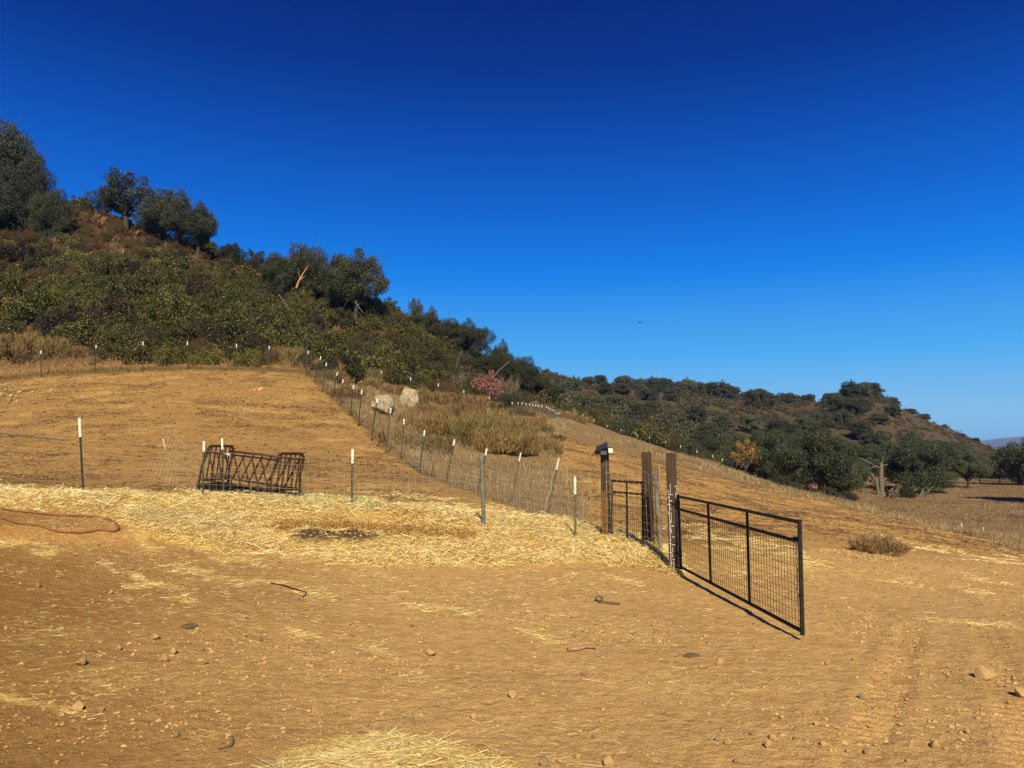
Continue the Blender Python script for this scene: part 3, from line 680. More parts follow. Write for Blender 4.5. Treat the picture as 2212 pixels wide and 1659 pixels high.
for (u, v, Y, rad, h, st_, k, lab, sq) in NT:
    g = GV(u, Y); h = (P(u, h, Y).z - g.z) * .97
    put_tree(SETS[st_], k, g - Vector((0, 0, .1)), rad, h, rnd.uniform(0, 6), lab, sq=sq)

# big oaks standing in the hollow to the right
RT = [
 (1775,1052,104,5.6,9.3,'broad dark oak left of the dead tree, the largest crown in the hollow',3),
 (1660,1035,118,4.6,8.2,'dark oak left of the largest crown in the hollow',1),
 (1720,1000,135,5.0,8.5,'dark oak behind and above the largest crown in the hollow',3),
 (1830,1030,112,3.4,6.6,'very dark oak squeezed between the largest crown and the dead tree',3),
 (1872,1000,150,4.6,8.0,'dark oak behind the dead tree',1),
 (1978,1056,122,5.0,9.6,'dark spreading oak right of the dead tree with fallen branches at its foot',3),
 (2008,1050,126,3.6,5.0,'low dark oak skirt on the right side of the spreading oak',3),
 (2090,1052,138,3.3,6.9,'oak with a visible forked trunk standing alone in the dry meadow',0),
 (2035,1010,160,5.0,9.0,'dark oak behind the lone meadow oak, to its left',1),
 (2075,990,190,6.0,9.0,'dark oak behind the lone meadow oak at the foot of the far hill',3),
 (2205,1025,150,5.5,8.0,'dark oak cut off by the right edge of the picture',1),
 (2170,1012,185,4.6,6.6,'dark low oak at the foot of the far hill near the right edge',3),
 (2278,1080,103,5.2,8.5,'oak just outside the right edge whose shadow falls on the meadow',0),
 (1590,1002,140,3.4,5.4,'green oak low in the hollow under the far hillside, leftmost of the valley oaks',1),
 (1520,985,150,3.4,5.2,'green oak low in the hollow left of the orange-leaved tree',1),
]
for (u, v, Y, rad, h, lab, k) in RT:
    put_tree(VALL, {3: 0, 1: 1, 0: 2}[k] if u not in (2090, 2278) else 2, GV(u, Y) - Vector((0, 0, .2)), rad, h, rnd.uniform(0, 6), lab)
# orange-leaved small tree
og = leafmat('orange_leaf', [srgb(120,92,34), srgb(160,116,44), srgb(186,136,60)], .15, .7, 0)
otm, ocm = tree_meshes('orange_tree', 150, og, 12, 46, .07, .04, .1, .35, .8, .3)
put_tree([(otm, ocm)], 0, GV(1610, 92), 2.0, 4.3, 1.0, 'small tree with thin orange-yellow leaves beyond the brow')
# pink bush
pk = bush_mesh('pink_bush', 77, M['pink'], 16, 330, .075, .045, .9, 90, .34, 1.1)
BUSH['pink'] = [pk]
g = GV(1052, 84); put_bush('pink', 0, g, 2.0, 2.7, .4, 'salmon pink bush under the dark oaks at the end of the green hillside')
# grey dead shrubs by the pink bush
gm = wispy_mesh('grey_shrub', 88, M['twig'], 1500, 1.0, .02, .8, .5); BUSH['grey'] = [gm]
for (u, Y, r_, h_, lab) in [(1085, 92, 2.4, 4.4, 'purple grey leafless shrub above the pink bush'), (1000, 86, 1.6, 3.2, 'pale leafless shrub of upright stems left of the pink bush'), (800, 66, 1.0, 2.2, 'leafless grey shrub in the brown gully on the hillside')]:
    put_bush('grey', 0, GV(u, Y), r_, h_, 1.0, lab)

# --- chaparral on the left hillside, drawn by zone
ZONES = [  # u, v, su, sv, weights green/olive/yellow/brown/rust/tan
 (150,695,420,74,(16,1,1,.8,0,.2)), (550,690,200,58,(9,2,1,1.5,0,.4)), (250,590,240,20,(4,1,3,2,0,.5)), (60,580,90,40,(2,.5,1,4,2,1)), (640,660,140,24,(1,.5,.5,5,1,1)), (60,480,110,30,(5,4,.5,2,1,.2)),
 (260,510,240,38,(1.0,.8,.4,14,3,5)), (120,530,120,22,(.6,.3,.6,5,2.5,3.5)), (430,590,80,20,(4,1,6,1,0,.5)), (480,560,60,18,(1,1,1,5,1,2)),
 (640,640,90,26,(1,1,.6,7,.8,1.6)), (1200,865,80,60,(.3,7,0,7,0,3)), (735,700,30,55,(.4,.3,.6,6,.4,5)), (870,740,90,60,(9,3,1,1.6,0,.3)), (900,670,60,20,(6,3,3,1,0,0)),
 (1000,800,70,40,(2,8,.3,2,0,.5)), (60,760,110,36,(1.2,0,.5,4,.6,5)), (760,640,30,12,(1,0,8,1,0,0)), (960,850,90,22,(3,2,.2,4,0,2)), (330,740,80,20,(3,1,0,3,0,2)), (600,760,50,18,(.8,0,0,2,0,6)),
]
def zone_w(u, v):
    tot = np.array([.4, .15, .05, .4, .05, .2]) * .15
    for (a, b, c, d, w) in ZONES:
        tot = tot + np.array(w) * math.exp(-((u - a) / c) ** 2 - ((v - b) / d) ** 2)
    return tot / tot.sum()
KINDS = ['green', 'olive', 'yellow', 'brown', 'rust', 'tan']
SZ = {'green': (1.1, 2.3), 'olive': (.9, 1.6), 'yellow': (.7, 1.4), 'brown': (.8, 1.5), 'rust': (.7, 1.3), 'tan': (.7, 1.3)}
LB = {'green': 'dark green leafy shrub, one of the many covering the left hillside', 'olive': 'dull olive bush among the leafy green ones on the left hillside',
      'yellow': 'yellowish green shrub among darker ones on the left hillside', 'brown': 'dry brown bush on the upper left hillside',
      'rust': 'rust red bush among brown ones high on the left hillside', 'tan': 'pale tan tuft of dead brush on the left hillside'}
hillw = (m_hillL * 1.0); hillw = np.pad(hillw, ((0, 1), (0, 1))); hillw = np.maximum(hillw, (UG >= 1115) * (UG < 1262) * (TG > 9.7) * (TG < 11.8) * (YY > 92 + (UG - 1115) * .18) * .8) * (TG < 11.35) * (UG > -130)
hillw = hillw * (VG > 300)
xs, ys, zs, ii_, jj_, rng_ = scatter(5200, hillw, 7)
cand = []; cell = {}
for x, y, z in zip(xs, ys, zs):
    u, v = proj(x, y, z); w = zone_w(u, v); k = KINDS[rng_.choice(6, p=w)]
    lo, hi = SZ[k]; r_ = rng_.uniform(lo, hi)
    if k == 'yellow' and u > 1040: k = 'brown'
    # keep a scrub-free lip behind the upper fence
    d0 = .62 * r_; key = (int(x // 3), int(y // 3)); ok = True
    if u < 700 and y < (48.0 + .45 * r_ if 190 < u < 560 else 49.5 + (1.2 if k == 'green' else .2) * r_): continue
    for a in (-1, 0, 1):
        for b_ in (-1, 0, 1):
            for (x2, y2, r2) in cell.get((key[0] + a, key[1] + b_), ()):
                if (x - x2) ** 2 + (y - y2) ** 2 < (.55 * (r_ + r2)) ** 2: ok = False
    if not ok: continue
    cell.setdefault(key, []).append((x, y, r_)); cand.append((k, x, y, z, r_, r_ / y))
counts = {k: 0 for k in KINDS}; rest = []; nb = {'shrub': 0, 'dry_bush': 0}
def where(u, v, k):
    top = np.interp(u, [0, 130, 200, 450, 600, 830, 950, 1050, 1150], [420, 440, 445, 545, 610, 672, 725, 782, 840]); bot = np.interp(u, [0, 700, 900, 1100], [790, 790, 840, 880])
    f = (v - top) / (bot - top)
    a = 'just under the skyline' if f < .16 else 'high on the slope' if f < .36 else 'halfway up the slope' if f < .58 else 'low on the slope' if f < .82 else 'at the foot of the slope'
    L = [(60, 'by the left edge'), (150, 'below the topmost oak'), (235, 'left of the see-through oak'), (310, 'below the see-through oak'), (390, 'right below the upper tree group'), (470, 'below the last upper oak'), (545, 'below the small middle oaks'), (620, 'left of the torn pale limb'), (700, 'below the torn pale limb'), (780, 'below the wide domed oak'), (860, 'right of the wide domed oak'), (950, 'left of the twin dark oaks'), (1040, 'near the pink bush'), (9999, 'beside the curved far fence')]
    return a + ' ' + next(t for q, t in L if u < q)
SHORT = {'green': 'dark green shrub', 'olive': 'olive bush', 'yellow': 'yellowish shrub', 'brown': 'brown bush', 'rust': 'rusty bush', 'tan': 'pale tan tuft'}
cand.sort(key=lambda c: -c[5])
for (k, x, y, z, r_, s_) in cand:
    dry = k in ('brown', 'rust', 'tan'); nm = 'dry_bush' if dry else 'shrub'; counts[k] += 1
    if nb[nm] >= (255 if dry else 200): rest.append((k, x, y, z, r_)); continue
    nb[nm] += 1
    hh = r_ * {'green': 1.25, 'olive': 1.2, 'yellow': 1.2, 'brown': 1.25, 'rust': 1.25, 'tan': 1.5}[k] * rng_.uniform(.8, 1.15)
    zz = min(z, float(H(x, y - r_ * .5))) - .15; u, v = proj(x, y, z)
    put_bush(k, int(rng_.integers(0, 9)), (x, y, zz), r_, hh, rng_.uniform(0, 6.28), ('broad ' if r_ > SZ[k][0] * .35 + SZ[k][1] * .65 else 'small ' if r_ < SZ[k][0] * .65 + SZ[k][1] * .35 else '') + SHORT[k] + ' ' + where(u, v, k), 'bush' if dry else 'shrub', k + ' shrubs of the left hillside', nm)
def bake(mb, me, x, y, z, sx, sz, rz, nmax=None, rng=None, mi=0, grow=1.0):
    """append a copy of a leaf mesh (optionally thinned) to mb"""
    n = len(me.vertices); co = np.empty(n * 3, np.float32); me.vertices.foreach_get('co', co); co = co.reshape(-1, 3)
    nf = n // 4
    co = co[:nf * 4].reshape(nf, 4, 3)
    if nmax and nf > nmax: co = co[rng.choice(nf, nmax, replace=False)]
    if grow != 1.0: m_ = co.mean(1, keepdims=True); co = m_ + (co - m_) * grow
    c_, s_ = math.cos(rz), math.sin(rz)
    q = np.empty_like(co); q[..., 0] = (co[..., 0] * c_ - co[..., 1] * s_) * sx + x; q[..., 1] = (co[..., 0] * s_ + co[..., 1] * c_) * sx + y; q[..., 2] = co[..., 2] * sz + z
    m = len(q); mb.add(q.reshape(-1, 3), [np.arange(m * 4).reshape(m, 4)], mi)
print('chaparral', counts, 'rest', len(rest))
if rest:
    mb = MB(); 
    mats = [M['brown'], M['sumac'], M['oak_leaf'], M['sumac_y'], M['rust'], M['tan']]
    for (k, x, y, z, r_) in rest:
        mi = {'brown': 0, 'tan': 5, 'rust': 4, 'green': 1, 'yellow': 3, 'olive': 2}[k]
        src = {'brown': 'brown', 'tan': 'brown', 'rust': 'rust', 'green': 'green', 'yellow': 'yellow', 'olive': 'olive'}[k]
        bake(mb, BUSH[src][0], x, y, z - .15, r_, r_ * 1.15, rng_.uniform(0, 6), 1500, rng_, mi, 1.9)
    tag(mb.build('scrub', mats), 'brown and green scrub filling the upper part of the left hillside', 'scrub', kind='stuff')

# --- far hill: scrub as one mass, single oaks on it as things
fw = np.pad(m_far * 1.0, ((0, 1), (0, 1))) * (UG > 1100) * (UG < 2420) * (TG > 11.4) * (TG < 15.4)
xs, ys, zs, ii_, jj_, rng_ = scatter(8500, fw, 17)
mb = MB()
FK = [('oak_far', .9), ('brown', .8), ('tan', .5)]
src = [bush_mesh('fs%d' % i, 200 + i, M['oak_far'], 11, 60, .19, .14, .7, 0, .40) for i in range(3)]
for x, y, z in zip(xs, ys, zs):
    u, v = proj(x, y, z); q = float(fbm(x, y, .03, 3, 44)) + .35 * float(fbm(x, y, .15, 2, 45))
    bare = math.exp(-((u - 1930) / 120) ** 2 - ((v - 910) / 30) ** 2) + .8 * math.exp(-((u - 1500) / 200) ** 2 - ((v - 925) / 12) ** 2) + .6 * sm((u - 2000) / 100) + .4 * math.exp(-((u - 1400) / 160) ** 2 - ((v - 855) / 14) ** 2)
    r_ = rng_.uniform(1.0, 2.9)
    if q - bare < -.35: mi = 1; r_ *= .55
    else: mi = 0
    if mi == 0 and q < .3 and rng_.random() < .65: mi = 1; r_ *= .8
    if mi == 1 and rng_.random() < .12: mi = 2
    if mi == 1 and rng_.random() < .3: mi = 0; r_ *= .8
    bake(mb, src[int(rng_.integers(0, 3))], x, y, z - .2, r_, r_ * (1.15 if mi == 0 else .9), rng_.uniform(0, 6), 230, rng_, mi, 1.15)
for me in src: bpy.data.meshes.remove(me)
tag(mb.build('scrub', [M['oak_far'], M['brown'], simple('red_brown_scrub', [srgb(84,58,34), srgb(112,82,52)], 3, .9, 0, 0)]), 'low green and brown scrub covering the far hill', 'scrub', kind='stuff')
# skyline and slope oaks of the far hill
FT = [(1298,333,3.2,6.0),(1268,330,2.0,3.0),(1218,330,1.6,2.6),(1190,328,1.8,3.2),(1180,325,2.5,4.0),(1345,345,4.4,7.0),(1378,348,4.6,7.4),(1410,350,5.2,8.2),(1437,350,4.6,8.5),(1462,352,4.0,7.2),(1486,352,5.0,8.5),(1510,354,4.4,8.0),(1533,355,5.2,8.4),(1560,358,5.0,8.6),(1583,358,4.4,7.4),(1612,360,3.6,5.6),(1640,360,4.6,6.6),(1668,360,4.0,5.2),(1700,362,4.6,6.6),(1722,362,3.4,5.0),(1745,360,3.6,5.2),(1790,360,3.0,5.0),
      (1838,358,6.0,9.2),(1862,358,5.0,9.5),(1885,360,5.6,10.0),(1928,362,3.6,4.6),(1968,360,2.8,3.2),(1996,362,3.0,3.6),(2040,362,2.2,2.6),(2078,364,2.0,2.4),(2108,366,2.0,2.4),(1450,300,4.5,7),(1400,290,5,7),(1345,300,4.6,6.5),(1310,280,4,6),(1640,320,6.5,11),(1655,320,5,9),(1850,290,5.5,9),(1810,300,6,9),(1775,260,6,9),(1740,250,5.5,9),(1680,240,5,8),(1620,235,5,8),
      (1560,230,4,6.5),(1500,240,4.4,7),(1460,215,3.8,6),(1410,230,4.4,6.8),(1380,210,3.6,5.6),(1330,220,4,6),(1290,205,3.5,5.5),(1250,190,3.4,5.5),(1890,230,6,9),(1860,250,5.5,8),(1820,270,5,8),(1760,220,5.5,8.5),(1715,230,5,8),(2060,230,4.5,6),(1930,300,4.5,6),(1870,310,4.5,6.5),(1800,330,4.5,6),(1940,220,6,9),(1980,240,5.5,8),(2030,260,4.5,6.5),(1900,270,4,6),(1700,200,4.5,7.5),(1830,200,5.5,9.5),(1780,190,5,8.5),(1950,180,5,8.5),(1650,180,4.6,7.5),(1585,180,4,6.5),(1530,190,3.8,6),(1215,170,3.4,5),(1200,230,3.6,5.2),(1235,260,3.6,5.0),(1270,300,3.4,5)]
ON = ['first', 'second', 'third', 'fourth', 'fifth', 'sixth', 'seventh', 'eighth', 'ninth', 'tenth', 'eleventh', 'twelfth', 'thirteenth', 'fourteenth', 'fifteenth', 'sixteenth', 'seventeenth', 'eighteenth', 'nineteenth', 'twentieth'] + ['twenty-' + q for q in ('first', 'second', 'third', 'fourth', 'fifth', 'sixth', 'seventh', 'eighth', 'ninth')] + ['thirtieth'] + ['thirty-' + q for q in ('first', 'second', 'third', 'fourth', 'fifth', 'sixth', 'seventh', 'eighth', 'ninth')] + ['fortieth'] + ['forty-' + q for q in ('first', 'second', 'third', 'fourth', 'fifth', 'sixth', 'seventh', 'eighth', 'ninth')] + ['fiftieth']
RK_ = {}
for cr_ in (0, 1):
    for n_, (u, i) in enumerate(sorted((q[0], i) for i, q in enumerate(FT) if (q[1] > 320) == bool(cr_))): RK_[i] = ON[n_]
for i, (u, Y, rad, h) in enumerate(FT):
    crest = Y > 320
    sh_ = 1.0 if crest else .8
    put_tree(FARO, i, GV(u, Y) - Vector((0, 0, .3)), rad * sh_, h * sh_, rnd.uniform(0, 6), (RK_[i] + ' oak from the left along the crest line of the far hill') if crest else (RK_[i] + ' oak from the left scattered on the slope of the far hill'), 'tree',
             'oaks along the crest of the far hill' if crest else 'oaks on the slope of the far hill', sq=1.0)

# hollow edge shrubs beyond the brow (right of the curved fence down to the oaks)
mbh = MB(); ci = 0
for i in range(170):
    u = rnd.uniform(1225, 1760); Y = rnd.uniform(126, 175); k = rnd.choice(['olive', 'olive', 'brown', 'olive', 'green'])
    g = GV(u, Y); r_ = rnd.uniform(1.4, 2.8)
    if i < 48: put_bush(k, rnd.randrange(9), g - Vector((0, 0, .2)), r_, r_ * 1.15, rnd.uniform(0, 6), 'shrub in the hollow just beyond the bare brow', 'shrub', 'shrubs in the hollow beyond the brow')
    else: bake(mbh, BUSH[k][0], g.x, g.y, g.z - .2, r_, r_ * 1.15, rnd.uniform(0, 6), 1200, rng_, {'olive': 0, 'brown': 1, 'green': 2}[k], 1.9)
tag(mbh.build('scrub', [M['oak_leaf'], M['brown'], M['sumac']]), 'dark scrub filling the hollow beyond the bare brow', 'scrub', kind='stuff')
for i in range(28):
    u = rnd.uniform(1980, 2240); Y = rnd.uniform(190, 235); g = GV(u, Y); r_ = rnd.uniform(1.6, 3)
    put_bush('olive', rnd.randrange(9), g - Vector((0, 0, .2)), r_, r_ * 1.1, rnd.uniform(0, 6), 'dark bush in the row at the foot of the far hill behind the meadow', 'shrub', 'bushes along the back of the meadow')
for (u, Y, r_) in [(1790, 96, 1.5), (1835, 98, 1.2), (1718, 92, 1.3), (1690, 96, 1.6), (1960, 112, 1.3), (1925, 112, .8)]:
    put_bush('olive', rnd.randrange(3), GV(u, Y), r_, r_, 1, 'low bush at the foot of the big oaks in the hollow', 'shrub', 'low bushes under the valley oaks')

# --- dry brush mounds right of the long fence
DB = [(895,915,1.2),(905,925,1.4),(930,900,1.8),(955,930,1.7),(975,895,1.9),(1000,925,2.0),(1015,950,1.8),(1035,905,1.9),(1050,940,2.0),(1070,965,1.7),(1085,915,1.8),(1100,950,1.9),(1120,970,1.5),(1125,935,1.6),(1140,960,1.2),(1175,968,1.0),(1195,972,.8),(905,865,1.5),(940,860,1.5),(980,862,1.6),(1020,870,1.6),(850,842,1.2),(800,828,1.3),(790,815,1.6),(770,800,1.9),(740,800,1.7),(720,815,1.3),(700,800,1.4),(1060,880,1.4),(870,940,1.0),(850,945,.8),(900,958,1.0),(935,965,1.1),(1090,890,1.3),(1125,905,1.1),(760,845,1.0),(730,845,.8),(1150,912,1.2),(1180,926,1.0),(1118,885,1.3),(1100,875,1.2),(1165,905,1.0),(1205,940,.8),(1140,890,1.2)]
DR = {}
for big in (0, 1):
    for n_, (u, v, i) in enumerate(sorted((q[0], q[1], i) for i, q in enumerate(DB) if (q[2] >= 1.4) == bool(big))): DR[i] = ON[n_]
for i, (u, v, r_) in enumerate(DB):
    g = G(u, min(v + 14, 985)); hgt = r_ * rnd.uniform(.9, 1.35)
    big = r_ >= 1.4
    put_bush('wisp', i, g, r_ * (1.0 if g.y < 60 else 1.15), hgt, rnd.uniform(0, 6), (('tall straw-coloured brush mound, ' if big else 'small straw-coloured brush clump, ') + DR[i] + ' from the left behind the long fence'),
             'brush', 'tall dry brush mounds' if big else 'small dry brush clumps', 'dry_brush')
for (u, v, r_, lab) in [(640, 795, 1.6, 'dry tan brush piled behind the corner of the upper fence'), (600, 792, 1.4, 'dry tan brush left of the fence corner'), (30, 800, 2.0, 'tan brush behind the upper fence near the left edge'), (110, 800, 1.7, 'tan brush behind the upper fence right of the edge clump'), (-40, 815, 1.8, 'tan brush beyond the left edge behind the upper fence'), (170, 790, .9, 'low tan brush under the green shrubs behind the upper fence'), (470, 785, .8, 'low tan brush behind the middle of the upper fence')]:
    g = GV(u, 51.5); put_bush('wisp', int(u) % 3, g, r_, r_ * 1.2, 1.3, lab, 'brush', None, 'dry_brush')
g = G(1897, 1196); put_bush('wisp', 1, g, .85, .62, .3, 'flattened grey-brown tumbleweed clump on the right slope', 'brush', None, 'dry_brush')
g = G(1243, 1035); put_bush('wisp', 1, g + Vector((0, 0, -.1)), .35, .3, .3, 'small dry weed behind the small gate posts', 'brush', None, 'dry_brush')
for i, (u, Y, r_) in enumerate([(1185, 100, 1.6), (1205, 104, 1.5), (1222, 108, 1.6), (1240, 112, 1.5), (1256, 116, 1.4), (1170, 98, 1.5), (1150, 96, 1.5), (1272, 120, 1.3)]):
    put_bush('wisp', i, GV(u, Y), r_, r_ * 1.2, i, ON[i] + ' tan brush clump from the left behind the curved far fence', 'brush', 'tan brush behind the curved far fence', 'dry_brush')

# --- dry grass, one mass
def grass(name, w, n, seed, h0, h1, wid, mat, label, bend=.3, spread=.35):
    x, y, z, i, j, rng = scatter(n, w, seed)
    d = np.stack([rng.normal(0, spread, n), rng.normal(0, spread, n), np.ones(n)], 1); d /= np.linalg.norm(d, axis=1)[:, None]
    cl = .6 + .8 * vnoise(x * 1.7, y * 1.7, seed)
    v, f1, f2 = blades(np.stack([x, y, z - .02], 1), d, rng.uniform(h0, h1, n) * cl, wid * np.clip(y / 30, .6, 3), rng, bend)
    o = MB().add(v, [f1, f2]).build(name, mat); tag(o, label, 'grass', kind='stuff')
brow_v = np.interp(UG, [1130, 1250, 1400, 1560, 1700, 1800, 2000, 2212, 2600], [905, 917, 962, 1012, 1054, 1080, 1136, 1190, 1260])
dg = np.maximum(DRYM, (UG > 1090) * (UG < 1240) * (TG > 8.4) * (TG < 10.2) * (VG > 860) * .8) * (YY > 20) * (.25 + sm((YY - 24) / 8)) * sm(.65 + 1.2 * fbm(XX, YY, .5, 3, 66))
grass('dry_grass', dg, 120000, 21, .15, .5, .012, M['grass'], 'straw-coloured dry grass behind the long diagonal fence')
bw = (UG > 1170) * (TG > 7.7) * (TG < 8.9) * (YY < 110) * sm(1 - (VG - brow_v - 4) / 16) * 1.0
grass('dry_grass', bw * (UG < 2500) * sm(.4 + 1.4 * fbm(XX, YY, .3, 3, 91)), 60000, 22, .15, .6, .014, M['grass'], 'tall pale dry grass along the brow of the worked slope', .3, .3)
mw = np.pad(m_mead * 1.0, ((0, 1), (0, 1))) * (UG < 2500)
grass('dry_grass', mw * (.4 + sm(fbm(XX, YY, .1, 3, 67))), 60000, 23, .12, .34, .02, M['mead_grass'], 'short dry grass covering the meadow in the hollow', .5, .7)
ww = (TG > 10.6) * (TG < 11.7) * (UG > 1500) * (UG < 1960) * 1.0 * sm(.4 + fbm(XX, YY, .06, 3, 68))
grass('dry_grass', ww, 14000, 24, .3, 1.0, .03, M['tan'], 'dry weeds standing under the big oaks in the hollow', .3, .3)
uw = (np.pad(m_hillL * 1.0, ((0, 1), (0, 1)))) * (TG < 9.3) * (UG > -150) * (1 - .75 * sm(1 - abs(UG - 380) / 190))
grass('dry_grass', uw, 18000, 25, .3, .9, .016, M['brush'], 'dry weeds between the shrubs behind the upper fence', .3, .5)
nf = sm(1 - abs(TG - 8.0) / .08) * (UG < 690) * (UG > -150) + np.exp(-((UG - np.interp(VG, [800, 868, 915, 967, 1026, 1072, 1100, 1122], [662, 720, 774, 833, 906, 1031, 1105, 1190]) - 10) / 9) ** 2) * (TG > 5) * (TG < 8.2) * (VG < 1125)
grass('dry_grass', nf, 16000, 26, .08, .35, .01, M['brush'], 'dry weeds caught along the wire at the top of the bare slope', .4, .6)

# --- straw, one mass
def straws(name, w, n, seed, l0, l1, wid, pile, label, mat='straw', tilt=.22, zoff=.012):
    x, y, z, i, j, rng = scatter(n, w, seed)
    dens = np.clip(w[i, j] / (w.max() + 1e-9), 0, 1)
    th = rng.normal(0, 1.0, n) + rng.choice([0, math.pi], n); el = rng.normal(0, tilt, n)
    d = np.stack([np.cos(th) * np.cos(el), np.sin(th) * np.cos(el), np.sin(el)], 1)
    ln = rng.uniform(l0, l1, n)[:, None] * (.5 + rng.random((n, 1)))
    c = np.stack([x, y, z + zoff + pile * dens * rng.random(n)], 1)
    side = np.cross(d, rng.normal(size=(n, 3)) * .6 + [0, 0, 1.0]); side /= np.linalg.norm(side, axis=1)[:, None] + 1e-9
    wd = wid * (.6 + rng.random((n, 1))) * np.clip(y[:, None] / 11, .6, 1.8)
    v = np.stack([c - d * ln * .5 - side * wd * .5, c + d * ln * .5 - side * wd * .3, c + d * ln * .5 + side * wd * .3, c - d * ln * .5 + side * wd * .5], 1).reshape(-1, 3)
    o = MB().add(v, [np.arange(n * 4).reshape(n, 4)]).build(name, M[mat]); tag(o, label, 'straw', kind='stuff'); return o
stv = st * (st > .12)
straws('straw', st_main * (YY < 22), 5000, 40, .22, .48, .0065, .09, 'longer straw stems lying loose on top of the bedding', tilt=.25, zoff=.03)
straws('straw', st_main ** 1.2 * (YY < 22), 170000, 31, .06, .24, .0052, .07, 'thick golden straw bedding along the foot of the front fence', tilt=.3)
straws('straw', stv * (1 - st_main) * (1 - st_heap) * (YY < 45), 46000, 32, .04, .19, .0045, .012, 'thin drifts of straw blown across the bare yard', tilt=.12, zoff=.006)
straws('straw', st_heap * sm(.45 + 1.3 * fbm(XX, YY, 3.5, 3, 98)), 7500, 33, .06, .34, .0042, .025, 'heap of bright straw at the bottom edge of the yard', tilt=.1)
straws('straw', sparse * (YY < 14) * (UG > -200) * (UG < 2400), 14000, 34, .02, .12, .0035, 0, 'single straws scattered over the bare yard', tilt=.08, zoff=.005)
M['brown_straw'] = leafmat('brown_straw', [srgb(146,104,50), srgb(190,144,74), srgb(222,180,104)], .12, .8, 0)
straws('straw', BANK, 17000, 35, .05, .2, .006, .04, 'brownish trampled straw on the cut face of the bank', 'brown_straw', .6)
gw = sm(1 - np.abs(UG - 1400) / 110) * band(UG, VG, [(1250,1180,1220),(1330,1190,1222),(1400,1192,1226),(1490,1212,1250)], 8)
straws('straw', gw, 14000, 36, .06, .22, .006, .16, 'raised ridge of straw swept against the gate posts', tilt=.5)
sl_ = TIL * (TG > 4) * (TG < 8.3) * sm(.2 + 1.2 * fbm(XX, YY, .8, 3, 93))
straws('straw', sl_ * (UG > -100) * (UG < 2350), 90000, 37, .06, .25, .006, 0, 'dry stalks and chaff strewn over the bare slopes', 'tan', .2, .01)
M['stalk'] = leafmat('dark_stalk', [srgb(74,52,28), srgb(104,76,42), srgb(128,98,58)], .1, .9, 0)
straws('dead_stalks', (sl_ * .4 + TIL * .25 * (TG > 4) * (TG < 8.3)) * (UG > -100) * (UG < 2350), 34000, 39, .06, .28, .009, 0, 'dark dead stalks and roots turned up on the bare slopes', 'stalk', .15, .012)
# green-tinged hay by the feeder
gh = band(UG, VG, [(540,1070,1092),(640,1066,1094),(762,1078,1106),(830,1088,1112)], 8) * (TG < 5.2)
M['hay'] = leafmat('green_hay', [srgb(150,146,84), srgb(190,182,110), srgb(216,206,136)], .15, .6, 0)
straws('hay', gh, 9000, 38, .05, .2, .006, .05, 'greenish hay dropped beside the feeder', 'hay', .35)
# ------------------------------------------------------------------ built things
def root_off(o):
    v = Vector((0, 0, 0))
    while o is not None: v += o.location; o = o.parent
    return v
def part(mb, name, mat, parent, smooth=False, label=None):
    off = np.array(root_off(parent)); mb.v = [v - off for v in mb.v]
    o = mb.build(name, mat, parent, smooth)
    if label: o["label"] = label
    return o
V3 = lambda *a: Vector(a)
def frame_of(d):
    d = d.normalized(); x = V3(1, 0, 0); x = (x - d * x.dot(d)).normalized(); return x, d.cross(x), d
def tpost(parent, ub, vb, ut, vt, Y, tip=.2, worn=False, w=.032, thick=1.0):
    b = P(ub, vb, Y); z = float(H(b.x, b.y)); base = V3(b.x, b.y, z); top = P(ut, vt, Y)
    d = (top - base); L = d.length; x, y, dz = frame_of(d); ax = [tuple(x), tuple(y), tuple(dz)]
    mb = MB(); g = .25; w *= thick
    def seg(m, a, e, grow=0):
        c = base + dz * ((a + e) / 2); l = e - a
        m.box(c - y * .012 * thick, (w + grow, .007 * thick + grow, l), ax); m.box(c + y * .006 * thick, (.008 * thick + grow, .03 * thick, l), ax)
        if Y < 30:
            k = a + .03
            while k < e - .01: m.box(base + dz * k - y * .019 * thick, (.011, .012, .018), ax); k += .055
    seg(mb, -g, L - tip); p = part(mb, 'post', M['tgreen'], parent)
    m2 = MB(); seg(m2, L - tip, L, .0012); part(m2, 'painted_top', M['tworn'] if worn else M['twhite'], p)
    return base, top
def pipepost(parent, ub, vb, ut, vt, Y, r, mat, cap=True, name='pipe_post'):
    b = P(ub, vb, Y); base = V3(b.x, b.y, float(H(b.x, b.y))); top = P(ut, vt, Y); d = (top - base).normalized()
    mb = MB().tube([base - d * .25, base + (top - base) * .5, top - d * .04], r, 14); p = part(mb, name, M[mat], parent, True)
    if cap:
        m = MB().tube([top - d * .11, top - d * .035, top - d * .03, top, top + d * .018], [r * 1.22, r * 1.22, r * 1.0, r * .8, r * .2], 14); part(m, 'cap', M['pipe'], p, True)
    return base, top
